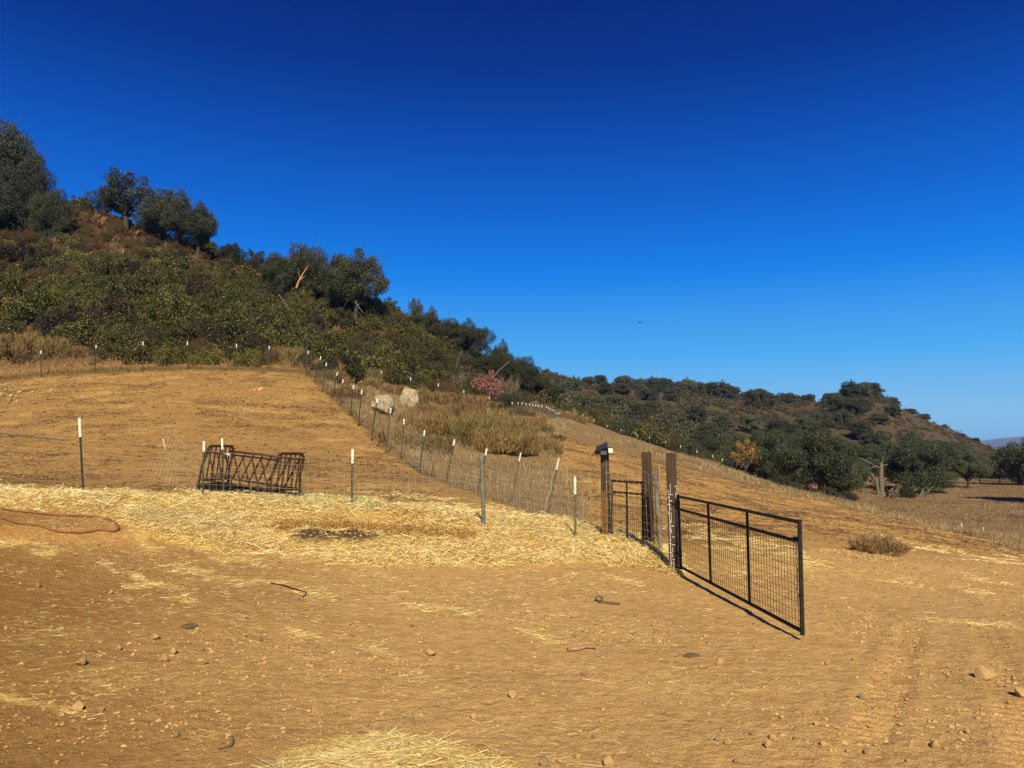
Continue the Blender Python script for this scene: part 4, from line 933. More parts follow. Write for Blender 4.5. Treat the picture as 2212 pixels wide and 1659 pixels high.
def netting(parent, posts, spacing, nh, frac=.85, r=.0018, mat='wire', dy=-.03, name='wire_mesh', lo=.03, wob=.01, seed=0):
    rg = random.Random(seed); mb = MB()
    for (b0, t0), (b1, t1) in zip(posts[:-1], posts[1:]):
        L = (b1 - b0).length; n = max(2, int(L / spacing))
        def pt(s, h):
            bx = b0.lerp(b1, s); z = float(H(bx.x, bx.y)); d = (t0 - b0).lerp(t1 - b1, s)
            sag = 1 - .05 * math.sin(math.pi * s)
            return V3(bx.x, bx.y + dy, max(z, min(bx.z, z + .25)) + lo) + d * h * frac * sag
        for k in range(n + 1):
            s = k / n; o = V3(rg.uniform(-wob, wob), rg.uniform(-wob, wob), 0)
            mb.tube([pt(s, 0), pt(s, .5) + o, pt(s, 1)], r, 3, 0, False)
        m = max(2, int(L / .9))
        for j in range(nh + 1):
            h = (j / nh) ** 1.25
            mb.tube([pt(k / m, h) + V3(0, 0, rg.uniform(-wob, wob)) for k in range(m + 1)], r * 1.15, 3, 0, False)
    return part(mb, name, M[mat], parent)
def patch(mb, c00, c10, c01, c11, nu, nv, r=.0018, bow=.05, rg=random.Random(3)):
    def pt(a, b):
        p = (c00.lerp(c10, a)).lerp(c01.lerp(c11, a), b); p = p + V3(0, 0, -bow * math.sin(math.pi * a)) + V3(0, -bow * math.sin(math.pi * b), 0); return p
    for i in range(nu + 1): mb.tube([pt(i / nu, k / 5) + V3(rg.uniform(-.008, .008), 0, 0) for k in range(6)], r, 3, 0, False)
    for j in range(nv + 1): mb.tube([pt(k / 10, j / nv) for k in range(11)], r * 1.1, 3, 0, False)

# --- front fence
ff = empty('wire_fence', GV(762, 16.3)); tag(ff, 'near wire fence of T-posts crossing the straw, sagging at its left end beside the feeder', 'fence')
p1 = tpost(ff, 181, 1070, 172, 903, 15.0, .37, True, .042)
p2 = tpost(ff, 438, 1080, 441, 953, 16.8, .23, True, .042)
p3 = tpost(ff, 484, 1068, 480, 947, 18.0, .26, True, .042)
p4 = tpost(ff, 760, 1100, 762, 970, 16.2, .30, True, .042)
p5 = pipepost(ff, 1046, 1150, 1040, 985, 15.2, .038, 'pipe')
p6 = tpost(ff, 1243, 1172, 1242, 1030, 16.2, .36, True, .042)
q1 = P(1312, 1163, 15.95); q1 = (V3(q1.x, q1.y, float(H(q1.x, q1.y))), P(1309, 1004, 15.95))
q2 = P(1400, 1186, 15.02); q2 = (V3(q2.x, q2.y, float(H(q2.x, q2.y))), P(1392, 1020, 15.02))
q3 = pipepost(ff, 1428, 1196, 1415, 1024, 14.5, .045, 'pipe_rust')
netting(ff, [p2, p4, p5, p6], .16, 8, .80, .0023)
netting(ff, [p6, q1, q2, (q3[0], q3[0] + (q3[1] - q3[0]) * .98)], .15, 10, 1.0, .0023, seed=4)
for args in [(P(325, 1030, 16.2), P(432, 1068, 16.75), P(369, 921, 17.4), P(446, 972, 16.85), 14, 9, .0022, .05),
    (p1[0] + V3(0, -.03, .05), P(325, 1052, 15.9), p1[0] + (p1[1] - p1[0]) * .62, P(335, 985, 16.4), 17, 5, .0013, .12),
    (P(-150, 1075, 14.8), p1[0] + V3(0, -.03, .05), P(-150, 965, 14.8), p1[0] + (p1[1] - p1[0]) * .62, 12, 5, .0012, .1),
    (P(280, 1108, 13.2), P(520, 1150, 13.6), P(310, 1095, 13.8), P(560, 1108, 14.6), 20, 6, .0018, .03)]:
    mb = MB(); patch(mb, *args); part(mb, 'wire_mesh', M['wire'], ff)
mb = MB(); a_ = P(352, 948, 17.2); mb.tube([a_, a_ + V3(.03, 0, -.12), a_ + V3(.07, 0, -.24)], [.013, .007, .006], 5); part(mb, 'white_tie', M['twhite'], ff)

# --- long diagonal fence up the slope
lf = empty('wire_fence', GV(866, 28)); tag(lf, 'long fence of dark leaning T-posts with white tips climbing the edge of the bare slope', 'fence')
D8 = [(245,290,265,28,47),(330,355,400,88,44.5),(410,445,460,155,42.5),(515,555,578,255,41),(610,650,637,333,39),(712,730,750,393,36.7),(800,810,838,447,34.3),(940,920,1005,535,32),(1093,1065,1150,643,29.4),(1255,1195,1292,757,28),(1455,1360,1512,877,25.8),(1735,1500,1832,977,23.8),(2075,1590,2178,1077,22.5)]
c8 = lambda x, y: ((1100 + x * .3617) / 1.795, (1350 + y * .3617) / 1.795)
dp = []
for k, (xb, yb, xt, yt, Y) in enumerate(D8):
    ub, vb = c8(xb, yb); ut, vt = c8(xt, yt)
    dp.append(tpost(lf, ub, vb, ut, vt, Y, .20 + .0 * k, False, .045, 1.15 if Y > 30 else 1.0))
dp.append(tpost(lf, 1103, 1098, 1125, 978, 20.8, .24)); dp.append(tpost(lf, 1182, 1121, 1207, 990, 19.0, .28))
e_ = P(1304, 1158, 16.5); dp.append((V3(e_.x, e_.y, float(H(e_.x, e_.y))), P(1307, 1006, 16.5)))
netting(lf, dp[:9], .2, 8, .78, .0022, 'wire_dark', seed=5); netting(lf, dp[8:], 0.16, 9, .84, .0017, 'wire', seed=6)
rp = [P(1202, 1005, 18.9), P(1192, 1035, 18.85), P(1191, 1060, 18.85), P(1180, 1078, 18.8), P(1179, 1100, 18.8), P(1172, 1124, 18.7)]
part(MB().tube(rp, .008, 5), 'rope', M['rope'], lf, True)
rp = [P(1218, 995, 18.0), P(1226, 1018, 18.0), P(1225, 1042, 18.0), P(1221, 1050, 18.0)]; part(MB().tube(rp, .006, 5), 'rope', M['rope'], lf, True)

# --- upper fence along the top of the bare slope
uf = empty('wire_fence', GV(400, 47)); tag(uf, 'upper fence with white-tipped T-posts between the bare slope and the green shrubs', 'fence')
cn = P(663, 810, 47.2)
pp = [tpost(uf, ub, vb, ut, vt, Y, .22, False, .05, 1.15) for (ub, vb, ut, vt, Y) in [(-60, 834, -58, 772, 44.6), (89, 818, 89, 757, 45.6), (205, 806, 208, 745, 46.4), (308, 802, 309, 738, 46.6), (405, 800, 405, 738, 46.8), (509, 801, 511, 743, 47), (580, 803, 582, 747, 47)]]
b0 = V3(cn.x - .15, 47.3, float(H(cn.x - .15, 47.3))); tp = P(665, 728, 47.3)
part(MB().tube([b0 - V3(0, 0, .2), tp], .045, 8), 'tall_post', M['bark'], uf)
netting(uf, pp + [(b0, b0 + (tp - b0) * .68)], .1, 12, .86, .0020, 'wire_dark', seed=8)

# --- far fences
c3 = lambda x, y: ((1800 + x * .45208) / 1.79521, (1100 + y * .45208) / 1.79521)
bf = empty('wire_fence', GV(900, 70)); tag(bf, 'widely spaced white-tipped posts of the second fence in the dry brush below the green hillside', 'fence')
bp = []
for (u, v, Y, h) in [(745, 783, 64, 1.5), (824, 800, 67, 1.7), (887, 815, 70, 1.7), (947, 828, 72, 1.8), (1002, 843, 75, 1.8), (1057, 857, 77, 1.6)]:
    t = P(u, v, Y); g = GV(u, Y); bp.append(tpost(bf, *proj(*g), u, v, Y, .30, False, .06, 1.3))
netting(bf, bp, .35, 6, .8, .0022, 'wire_dark', seed=9)
kf = empty('wire_fence', GV(1150, 82)); tag(kf, 'curved far fence of close posts on the knoll at the foot of the hillside', 'fence')
KP = [(412,1018,80),(462,1018,80.5),(497,1020,81),(534,1025,81.5),(560,1030,82),(588,1035,82.5),(614,1038,83),(638,1042,84),(668,1046,85),(706,1052,86.5),(725,1062,88),(743,1072,90),(760,1078,92),(777,1090,94),(790,1108,96.5),(803,1125,99),(812,1145,101),(822,1165,103)]
kp = []
for (x, y, Y) in KP:
    u, v = c3(x, y); g = GV(u, Y); t = P(u, v, Y)
    if t.z - g.z < .9: v = proj(g.x, g.y, g.z + .9)[1]
    kp.append(tpost(kf, *proj(*g), u, v, Y, .2, False, .06, 1.3))
netting(kf, kp, .11, 12, .88, .0065, 'farwire', seed=10)
ef = empty('wire_fence', GV(1300, 125)); tag(ef, 'far fence along the brow of the worked slope, its posts sinking behind the rise', 'fence')
ep = []
for (x, y, Y, h) in [(885,1180,108,1.5),(893,1165,110,1.5),(900,1150,112,1.6),(910,1132,114,1.6),(1018,1145,118,1.5),(1113,1170,116,1.5),(1227,1215,114,1.5),(1348,1250,110,1.5),(1473,1280,106,1.5),(1590,1312,102,1.5),(1727,1348,99,1.5),(1856,1388,96,1.5),(1997,1432,93,1.5),(2132,1470,90,1.5),(2215,1500,88,1.5)]:
    u, v = c3(x, y); g = GV(u, Y); t = P(u, v, Y)
    if t.z - g.z < .8: v = proj(g.x, g.y, g.z + 1.3)[1]
    ep.append(tpost(ef, *proj(*g), u, v, Y, .26, False, .06, 1.2))
g = GV(1233, 113); part(MB().bar(g - V3(0, 0, .2), V3(g.x, g.y, P(1234, 889, 113).z), .07, 7), 'corner_post', M['rustbrown'], ef)
netting(ef, ep[:4], .14, 10, .88, .006, 'farwire', seed=11); netting(ef, ep[4:], .5, 6, .85, .003, 'wire_dark', seed=12)
for (u, v, Y, lab) in [(2078, 1119, 62, 'left one of two small white stakes in the meadow edge'), (2124.6, 1128, 58, 'right one of two small white stakes in the meadow edge')]:
    g = GV(u, Y); o = MB().box((g.x, g.y, g.z + .25), (.07, .03, .75), None, 0, .85).build('stake', M['twhite']); tag(o, lab, 'stake')
# pole-and-rail fence in the meadow
for (pts, lab, seed) in [([(1868, 150), (1885, 148), (1915, 146)], 'short run of pale rail fence behind the dead tree', 1), ([(2016, 158), (2040, 157), (2075, 156), (2117, 154), (2160, 152), (2195, 150), (2235, 148), (2280, 146)], 'pole and rail fence crossing the dry meadow at the right edge', 2)]:
    g0 = GV(pts[0][0], pts[0][1]); rf = empty('rail_fence', g0); tag(rf, lab, 'fence'); gs = [GV(u, Y) for (u, Y) in pts]
    for g in gs: part(MB().box((g.x, g.y, g.z + .5), (.16, .16, 1.3)), 'post', M['rail'], rf)
    for h in (.55, 1.05):
        for a, b in zip(gs[:-1], gs[1:]): part(MB().bar(a + V3(0, -.12, h), b + V3(0, -.12, h + .03), .055, 6), 'rail', M['rail'], rf)

# --- three brown timber posts
def timber(ub, vb, ut, vt, Y, side, ang, label, marks=False, ochre=False):
    b = P(ub, vb, Y); base = V3(b.x, b.y, float(H(b.x, b.y))); top = P(ut, vt, Y); L = (top - base).length
    e = empty('timber_post', base); tag(e, label, 'post')
    d = (top - base).normalized(); c_, s_ = math.cos(ang), math.sin(ang)
    x = V3(c_, s_, 0); x = (x - d * x.dot(d)).normalized(); y = d.cross(x); ax = [tuple(x), tuple(y), tuple(d)]
    mb = MB(); n = 14
    z0 = -.3
    ring = []
    for k in range(n + 1):
        h = z0 + (L - z0) * k / n; w = side / 2 * (1 + .05 * max(0, 1 - (h / L)) + .012 * math.sin(h * 9 + ub)); bev = .12 * w
        cc = base + d * h
        for (sx, sy) in [(-1, -1), (1, -1), (1, 1), (-1, 1)]:
            for (ox, oy) in ([(0, bev), (bev, 0)] if sx * sy > 0 else [(bev, 0), (0, bev)]):
                ring.append(tuple(cc + x * (sx * (w - ox)) + y * (sy * (w - oy))))
    f = []
    for k in range(n):
        for j in range(8): f.append([k*8+j, k*8+(j+1) % 8, (k+1)*8+(j+1) % 8, (k+1)*8+j])
    mb.add(ring, [f]); t0 = n * 8
    mb.add([ring[t0 + j] for j in range(8)] + [tuple(base + d * (L + .004))], [[[j, (j+1) % 8, 8] for j in range(8)]])
    part(mb, 'post_body', M['brownpaint'], e)
    if ochre:
        m = MB(); m.box(base + d * (L * .27) + (-x * (side/2 + .003)), (.004, side * .82, L * .54), ax); part(m, 'bare_wood_face', M['ochrewood'], e)
    if marks:
        m = MB(); rg = random.Random(9)
        for face, (nx, ty) in enumerate([(-x * 1.0, y), (-y * 1.0, x)]):
            fc = base + nx * (side * .53 + .003)
            for k in range(26):
                h = L * (.04 + .70 * k / 26) + rg.uniform(-.02, .02)
                wdt = side * rg.uniform(.15, .55); o = rg.uniform(-.25, .3) * side
                size = (wdt, .003, .007 + rg.random() * .006) if rg.random() < .55 else (.008, .003, rg.uniform(.05, .16))
                a2 = [tuple(ty), tuple(nx), tuple(d)]
                m.box(fc + d * h + ty * o, size, a2)
            m.box(fc + d * (L * .36) + ty * side * .18, (.008, .003, L * .62), [tuple(ty), tuple(nx), tuple(d)])
        part(m, 'white_paint_drips', M['whitemark'], e)
    return base, top, d
A45 = R(52)
t1 = timber(1310, 1162, 1306, 974, 16.25, .135, A45, 'brown timber gate post carrying the solar flood light', ochre=True)
t2 = timber(1403, 1184, 1396, 977, 15.2, .148, A45, 'middle brown timber gate post, left of the rusty pipe')
t3 = timber(1457, 1222, 1449, 979, 13.0, .128, A45, 'brown timber gate post streaked with white drips, nearest the viewer', marks=True)
# netting between middle and near posts
nf_ = empty('wire_fence', t3[0]); tag(nf_, 'dark wire panel closing the gap between the two right timber posts', 'fence panel')
netting(nf_, [(t2[0], t2[0] + t2[2] * 1.75), (V3(t3[0].x - .12, t3[0].y + .35, t3[0].z), V3(t3[0].x - .16, t3[0].y + .35, t3[0].z + 1.75))], .1, 15, 1.0, .0024, 'wire_dark', dy=0.02, seed=13)
rp = [t2[0] + V3(.12, -.45, 1.62 - .25 * k + .0) + V3(.018 * math.sin(k * 2), 0, 0) for k in range(6)]
o = MB().tube(rp, .011, 6).build('rope', M['rope'], None, True); tag(o, 'pale rope hanging beside the rusty pipe post', 'rope')

# --- flood light
L0 = t1[1]
fl_ = empty('flood_light', L0); tag(fl_, 'three-headed solar flood light on top of the left timber gate post', 'flood light')
ax = lambda rz, rx, ry=0: [tuple(r) for r in (__import__('mathutils').Euler((rx, ry, rz)).to_matrix().transposed())]
a = ax(R(-20), R(25), R(-18))
part(MB().box(L0 + V3(-.03, -.11, .0), (.19, .13, .09), a, 0, .9).box(L0 + V3(-.01, -.02, -.09), (.05, .05, .12)), 'housing', M['blackplastic'], fl_)
part(MB().box(L0 + V3(-.07, -.11, .085), (.26, .18, .018), ax(R(-20), R(36), R(-24)), 0, .97), 'solar_panel', M['solar'], fl_)
for (off, rz, rx) in [((.09, -.17, .0), R(38), R(-8)), ((-.17, -.14, -.03), R(-62), R(-10)), ((-.045, -.2, -.05), R(-8), R(-22))]:
    c = L0 + V3(*off); A_ = ax(rz, rx); big = off[0] > 0
    hd = part(MB().box(c, (.17 if big else .13, .045, .14 if big else .09), A_, 0, .94), 'lamp_head', M['blackplastic'], fl_)
    n_ = V3(*A_[1]); part(MB().box(c - n_ * .0245, (.13 if big else .095, .004, .10 if big else .06), A_), 'lens', M['lens'] if big else M['blackplastic'], hd)

# --- gates
def gate(name, label, hb, ht, eb, et, n_up, nv, nh, top_gap, r, rw, group=None, chain=False):
    e = empty(name, hb); tag(e, label, 'gate')
    mid = lambda t, h: (hb.lerp(eb, t)).lerp(ht.lerp(et, t), h)
    H_ = (ht - hb).length; hm = 1 - top_gap / H_
    for t in (0, 1): part(MB().tube([mid(t, -.012), mid(t, 1.012)], r * 1.12, 12), 'end_post', M['blackmetal'], e, True)
    for h in (0.02, hm, 1 - .012): part(MB().tube([mid(0, h), mid(.5, h), mid(1, h)], r, 12), 'rail', M['blackmetal'], e, True)
    for k in range(1, n_up + 1):
        t = k / (n_up + 1); part(MB().tube([mid(t, .02), mid(t, .99)], r * .85, 10), 'upright', M['blackmetal'], e, True)
    mb = MB()
    for k in range(nv + 1): mb.bar(mid(k / nv, .02), mid(k / nv, hm), rw, 4)
    for j in range(1, nh): mb.bar(mid(0, .02 + (hm - .02) * j / nh), mid(1, .02 + (hm - .02) * j / nh), rw * .9, 4)
    part(mb, 'wire_infill', M['blackmetal'], e)
    return e, mid
hb = P(1471, 1228, 12.85); ht = P(1464.5, 1070, 12.85); eb = P(1733.5, 1369, 8.45); et = P(1727, 1125, 8.45)
bg_, mid = gate('field_gate', 'long black steel gate with wire infill standing open into the yard', hb, ht, eb, et, 2, 54, 10, .225, .0215, .0026)
# hinges and chain
for h in (.2, .88):
    c = mid(0, h); part(MB().tube([c + V3(-.10, .10, 0), c + V3(-.01, .0, 0)], .013, 8).tube([c + V3(-.0, 0, -.05), c + V3(0, 0, .05)], .031, 10), 'hinge', M['blackmetal'], bg_, True)
ch = MB(); c0 = mid(.985, .80) + V3(-.03, -.035, 0); prev = None
for k in range(25):
    c = c0 + V3(.006 * math.sin(k * 1.3) + .0015 * k * 0, 0, -.027 * k); n = 10; pts = []
    for q_ in range(n + 1):
        th = 2 * math.pi * q_ / n; lx, lz = .0095 * math.cos(th), .019 * math.sin(th)
        pts.append(c + (V3(lx, 0, lz) if k % 2 else V3(0, lx, lz)))
    ch.tube(pts, .0034, 5, 0, False)
part(ch, 'chain', M['chain'], bg_, True)
part(MB().box(mid(.975, .82), (.05, .04, .06)), 'latch', M['blackmetal'], bg_)
hb = P(1322.5, 1166, 16.1); ht = P(1321, 1037, 16.1); eb = P(1389, 1180, 15.4); et = P(1388, 1041, 15.4)
sg, mid2 = gate('walk_gate', 'narrow black walk gate between the two left timber posts, behind the netting', hb, ht, eb, et, 1, 15, 11, .24, .021, .0024)
for h in (.3, .76):
    c = mid2(0, h); part(MB().bar(c + V3(-.12, .02, 0), c, .012, 8), 'hinge', M['blackmetal'], sg, True)
part(MB().box(mid2(.02, .78) + V3(.02, -.02, 0), (.07, .05, .04)), 'latch', M['blackmetal'], sg)

# --- hay feeder
Fo = P(432, 1060, 19.0); Fo.z = float(H(Fo.x, Fo.y)); Fr = P(583, 1086, 17.35); Fr.z = float(H(Fr.x, Fr.y)) - .07
Lx = (Fr - Fo); FL = Lx.length; Lx.normalize(); Wy = V3(-Lx.y, Lx.x, 0).normalized(); Up = Lx.cross(Wy).normalized() 
if Up.z < 0: Up = -Up
Up = (Up + V3(.0, 0, .35)).normalized()
fp = lambda l, w, h: Fo + Lx * (l * FL) + Wy * w + Up * h
fe = empty('hay_feeder', Fo); tag(fe, 'rusty brown tubular hay feeder with slanted bars standing over a black trough', 'hay feeder')
FW, FH, TR, r0 = .78, 1.10, .80, .029
for l, dl in ((0, .10), (1, -.0)):
    pts = []
    sl = .06 if l == 0 else .05
    pts = [fp(l - .03 * (1 if l == 0 else -.3), -.03, 0), fp(l, .0, FH * .5), fp(l + sl, .04, FH * .93), fp(l + sl, .08, FH * .985), fp(l + sl, .14, FH), fp(l + sl, FW - .14, FH), fp(l + sl, FW - .08, FH * .985), fp(l + sl, FW - .04, FH * .93), fp(l, FW, FH * .5), fp(l - .03 * (1 if l == 0 else -.3), FW + .03, 0)]
    en = part(MB().tube(pts, r0 * 1.15, 10), 'end_frame', M['rustbrown'], fe, True)
    m = MB()
    for k in range(1, 6):
        w = FW * k / 6; m.bar(fp(l + .01, w, .27), fp(l + sl, w, FH - .02), .020, 6)
    part(m, 'end_bars', M['rustbrown'], en)
    part(MB().bar(fp(l, -.0, .27), fp(l, FW, .27), r0, 8), 'cross_rail', M['rustbrown'], fe, True)
for w in (.0, FW):
    for h in (.27, FH * .87): part(MB().bar(fp(.0, w, h), fp(1.04, w, h), r0 * .9, 9), 'side_rail', M['rustbrown'], fe, True)
    for k in range(1, 8):
        a0, a1 = k / 8.0 - .06, k / 8.0 + .075
        if w > 0: a0, a1 = a1, a0
        part(MB().bar(fp(a0 + .03, w, FH * .87), fp(a1 - .0, w * .93 + .03, .27), .020, 6), 'slanted_bar', M['rustbrown'], fe)
part(MB().bar(fp(.36, -.03, FH * .87), fp(.43, -.03, FH * .87 - .005), .028, 8), 'white_tape', M['twhite'], fe, True)
tr = MB()
def ring_(w0, w1, l0, l1, h): return [fp(l0, w0, h), fp(l1, w0, h), fp(l1, w1, h), fp(l0, w1, h)]
o1 = ring_(.03, FW - .03, -.0, 1.0, -.12); o2 = ring_(-.05, FW + .05, -.045, 1.05, .16); i2 = ring_(-.02, FW + .02, -.03, 1.035, .16); i1 = ring_(.06, FW - .06, .01, .99, -.03)
vv = [tuple(p) for p in o1 + o2 + i2 + i1]; fcs = []
for a_, b_ in ((0, 4), (4, 8), (8, 12)):
    for j in range(4): fcs.append([a_ + j, a_ + (j + 1) % 4, b_ + (j + 1) % 4, b_ + j])
fcs.append([12, 13, 14, 15]); tr.add(vv, [fcs])
o = part(tr, 'trough', M['rubber'], empty('feed_trough', fp(.5, .3, 0))); tag(o.parent, 'long black rubber trough under the hay feeder', 'trough')
rb = MB()
for k in range(12):
    l = .0 + 1.0 * k / 11; part(MB().box(fp(l, -.035, .04), (.035, .03, .2)), 'rib', M['rubber'], o)

# --- garden hose
hp = [(-120,1078),(0,1102),(60,1109),(130,1116),(200,1120),(232,1126),(252,1138),(256,1146),(244,1152),(215,1155),(170,1156),(120,1151),(80,1143),(40,1133),(0,1122),(-60,1108),(-120,1096)]
hq = [G(u, v) + V3(0, 0, .028) for (u, v) in hp]
def smooth_path(p, n=6):
    out_ = []
    for i in range(len(p) - 1):
        a, b, c, d = p[max(0, i - 1)], p[i], p[i + 1], p[min(len(p) - 1, i + 2)]
        for k in range(n):
            t = k / n; out_.append(.5 * ((2 * b) + (c - a) * t + (2 * a - 5 * b + 4 * c - d) * t * t + (3 * b - a - 3 * c + d) * t ** 3))
    return out_ + [p[-1]]
hs_ = smooth_path(hq)
for p in hs_: p.z = float(H(p.x, p.y)) + .024
o = MB().tube(hs_, .019, 10).build('garden_hose', M['hose'], None, True); tag(o, 'terracotta coloured hose lying in a long loop on the dirt at the left edge', 'hose')

# --- stones
import bmesh
def rock_mesh(name, seed, mat, sub=3, rough=.34, cuts=11):
    bm = bmesh.new(); bmesh.ops.create_icosphere(bm, subdivisions=sub, radius=1.0); rg = random.Random(seed)
    pl_ = []
    for _ in range(cuts):
        n = Vector((rg.gauss(0, 1), rg.gauss(0, 1), rg.gauss(0, .8))).normalized(); pl_.append((n, rg.uniform(.42, .8)))
    co = np.array([v.co[:] for v in bm.verts]); nz = fbm(co[:, 0] * 3 + co[:, 2] * 2.1, co[:, 1] * 3 - co[:, 2] * 1.7, .8, 4, seed)
    for v, q in zip(bm.verts, nz):
        p = v.co * (1 + rough * q)
        for n, d in pl_:
            k = p.dot(n)
            if k > d: p = p - n * (k - d) * .93
        v.co = p
    me = bpy.data.meshes.new(name); bm.to_mesh(me); bm.free(); me.materials.append(mat); return me
RK = {'rock': [rock_mesh('stone%d' % i, 300 + i, M['rock'], 2) for i in range(5)], 'grey': [rock_mesh('stoneg%d' % i, 310 + i, M['rock_grey'], 2) for i in range(4)],
      'orange': [rock_mesh('stoneo%d' % i, 320 + i, M['rock_orange'], 2) for i in range(2)], 'slate': [rock_mesh('slate0', 330, M['slate'], 2)], 'boulder': [rock_mesh('boulder%d' % i, 340 + i, M['boulder'], 4, .3, 2) for i in range(2)]}
def stone(kind, k, u, v, wpx, label, cat='stone', hgt=.8, group=None, name='stone', rz=None, sink=.12):
    g = G(u, v); w = wpx * g.y / F / 2
    o = bpy.data.objects.new(name, RK[kind][k % len(RK[kind])]); COL.objects.link(o)
    o.scale = (w * 1.12, w * .95, w * 1.1 * hgt); o.location = g + V3(0, w * .4, w * hgt * (1 - sink) * .75); o.rotation_euler = (rnd.uniform(-.2, .2), rnd.uniform(-.2, .2), rnd.uniform(0, 6) if rz is None else rz)
    return tag(o, label, cat, group)
YS = [(11,1362,12,'r'),(57,1350,12,'r'),(108,1360,12,'g'),(131,1362,12,'r'),(172,1440,24,'r'),(352,1432,26,'r'),(435,1440,24,'r'),(254,1407,18,'r'),(406,1394,12,'r'),(435,1406,13,'g'),(167,1538,28,'r'),(216,1537,16,'g'),(652,1302,13,'g'),(560,1388,16,'g'),(334,1383,18,'r'),(237,1285,12,'r'),(216,1295,10,'g'),(80,1272,16,'g'),(422,1555,14,'r'),(380,1597,20,'g'),(373,1416,20,'r'),
 (754,1354,11,'r'),(911,1386,13,'r'),(930,1420,26,'r'),(1245,1378,16,'g'),(1032,1361,9,'g'),(880,1435,12,'r'),(991,1449,12,'r'),(942,1468,13,'g'),(1112,1453,12,'g'),(1264,1461,15,'g'),(1105,1508,24,'r'),(1022,1557,18,'r'),(1047,1552,11,'r'),(889,1555,12,'g'),(894,1568,11,'g'),(790,1573,16,'g'),(1150,1527,14,'r'),(1223,1528,9,'r'),(1302,1539,12,'r'),(1285,1596,16,'g'),(1249,1643,18,'r'),(1313,1655,28,'r'),(1210,1650,18,'r'),(1176,1657,26,'g'),
 (1557,1441,24,'r'),(1790,1439,16,'r'),(1845,1429,10,'r'),(1864,1514,20,'g'),(2135,1470,42,'r'),(2192,1476,14,'r'),(2208,1506,30,'r'),(2023,1620,26,'r'),(1873,1630,18,'g'),(1782,1612,16,'r'),(1659,1618,22,'r'),(1628,1592,14,'g'),(1576,1613,20,'r'),(1550,1603,14,'g'),(1669,1599,18,'r'),(1719,1599,10,'g'),(1764,1567,13,'r'),(1690,1555,12,'r'),(1833,1628,14,'r'),(1962,1649,12,'r'),(2092,1588,15,'r'),(2182,1524,12,'r'),(1590,1652,16,'g'),(1864,1389,10,'r')]
MARK = [('the hose loop', 150, 1140), ('the straw heap at the bottom edge', 830, 1620), ('the open end of the black gate', 1733, 1370), ('the black strap', 1315, 1303), ('the flat grey stone on the left', 406, 1356), ('the tyre tracks at lower right', 1950, 1500), ('the lower left corner of the yard', 60, 1600)]
ORD = ['nearest', 'second nearest', 'third nearest', 'fourth nearest', 'fifth nearest', 'sixth nearest', 'seventh nearest', 'eighth nearest', 'ninth nearest', 'tenth nearest', 'eleventh nearest', 'twelfth nearest', 'thirteenth nearest']
near = {}
for i, (u, v, w, k) in enumerate(YS):
    m = min(MARK, key=lambda q: math.hypot(q[1] - u, (q[2] - v) * 2)); side = 'left' if u < m[1] else 'right'
    near.setdefault((m[0], side), []).append((math.hypot(m[1] - u, (m[2] - v) * 2), i))
for (m, side), L in near.items():
    for r_, (_, i) in enumerate(sorted(L)):
        u, v, w, k = YS[i]
        stone('rock' if k == 'r' else 'grey', i, u, v, w, '%s stone, %s to %s, %s side' % ('tan' if k == 'r' else 'grey', ORD[min(r_, 12)], m, side), group='stones lying in the bare yard')
stone('slate', 0, 406, 1357, 42, 'flat dark grey stone half buried in the left part of the yard', hgt=.22, rz=.1)
stone('grey', 1, 539, 1155, 20, 'rounded grey stone lying in the straw in front of the feeder', hgt=.8)
stone('rock', 2, 1036, 1190, 19, 'brown block of stone lying in the straw below the pipe post', hgt=.7)
stone('orange', 0, 562, 846, 17, 'largest orange stone of the cluster high on the bare slope', hgt=.7, rz=.5); stone('orange', 1, 549, 845, 9, 'orange stone left of the largest one high on the bare slope', hgt=.7); stone('orange', 1, 540, 848, 7, 'smallest orange stone at the left of the cluster high on the bare slope', hgt=.7)
stone('grey', 3, 575, 915, 10, 'dark lump of stone in the middle of the bare slope', hgt=.9)
stone('orange', 0, 497, 830, 7, 'small orange stone above the orange cluster on the bare slope', hgt=.7)
for i, (u, v, w, h, lab) in enumerate([(826, 897, 46, 1.25, 'pale boulder behind the long fence, the left and lower one'), (881, 883, 41, 1.45, 'pale streaked boulder behind the long fence, the right and upper one')]):
    g = G(u, v); w_ = w * g.y / F / 2; o = bpy.data.objects.new('boulder', RK['boulder'][i]); COL.objects.link(o)
    o.scale = (w_ * 1.18, w_, w_ * h); o.location = g + V3(0, w_ * .4, w_ * h * .62); o.rotation_euler = (0, .12, 1.1 + 2 * i); tag(o, lab, 'boulder')
pile = [(3,858,16),(14,866,12),(8,846,14),(22,858,13),(34,862,13),(28,848,12),(40,850,11),(48,860,10),(-8,866,16),(-10,850,16),(60,845,9),(50,846,9),(70,850,8),(84,847,8),(97,843,7),(110,846,8),(64,856,6),(20,868,11),(36,871,9),(-20,858,16)]
PL = ['at its left end', 'in its lower row', 'in its upper row', 'in its middle', 'at its right', 'trailing off to its right']
for i, (u, v, w) in enumerate(pile):
    stone('grey' if i % 3 else 'rock', i, u, v, w, '%s stone of the rock pile at the left edge, %s' % (['angular', 'flat', 'small', 'rounded', 'dark', 'pale'][i % 6], PL[min(5, max(0, int((u + 20) / 24)))]), hgt=.75, group='stones of the pile at the left edge')
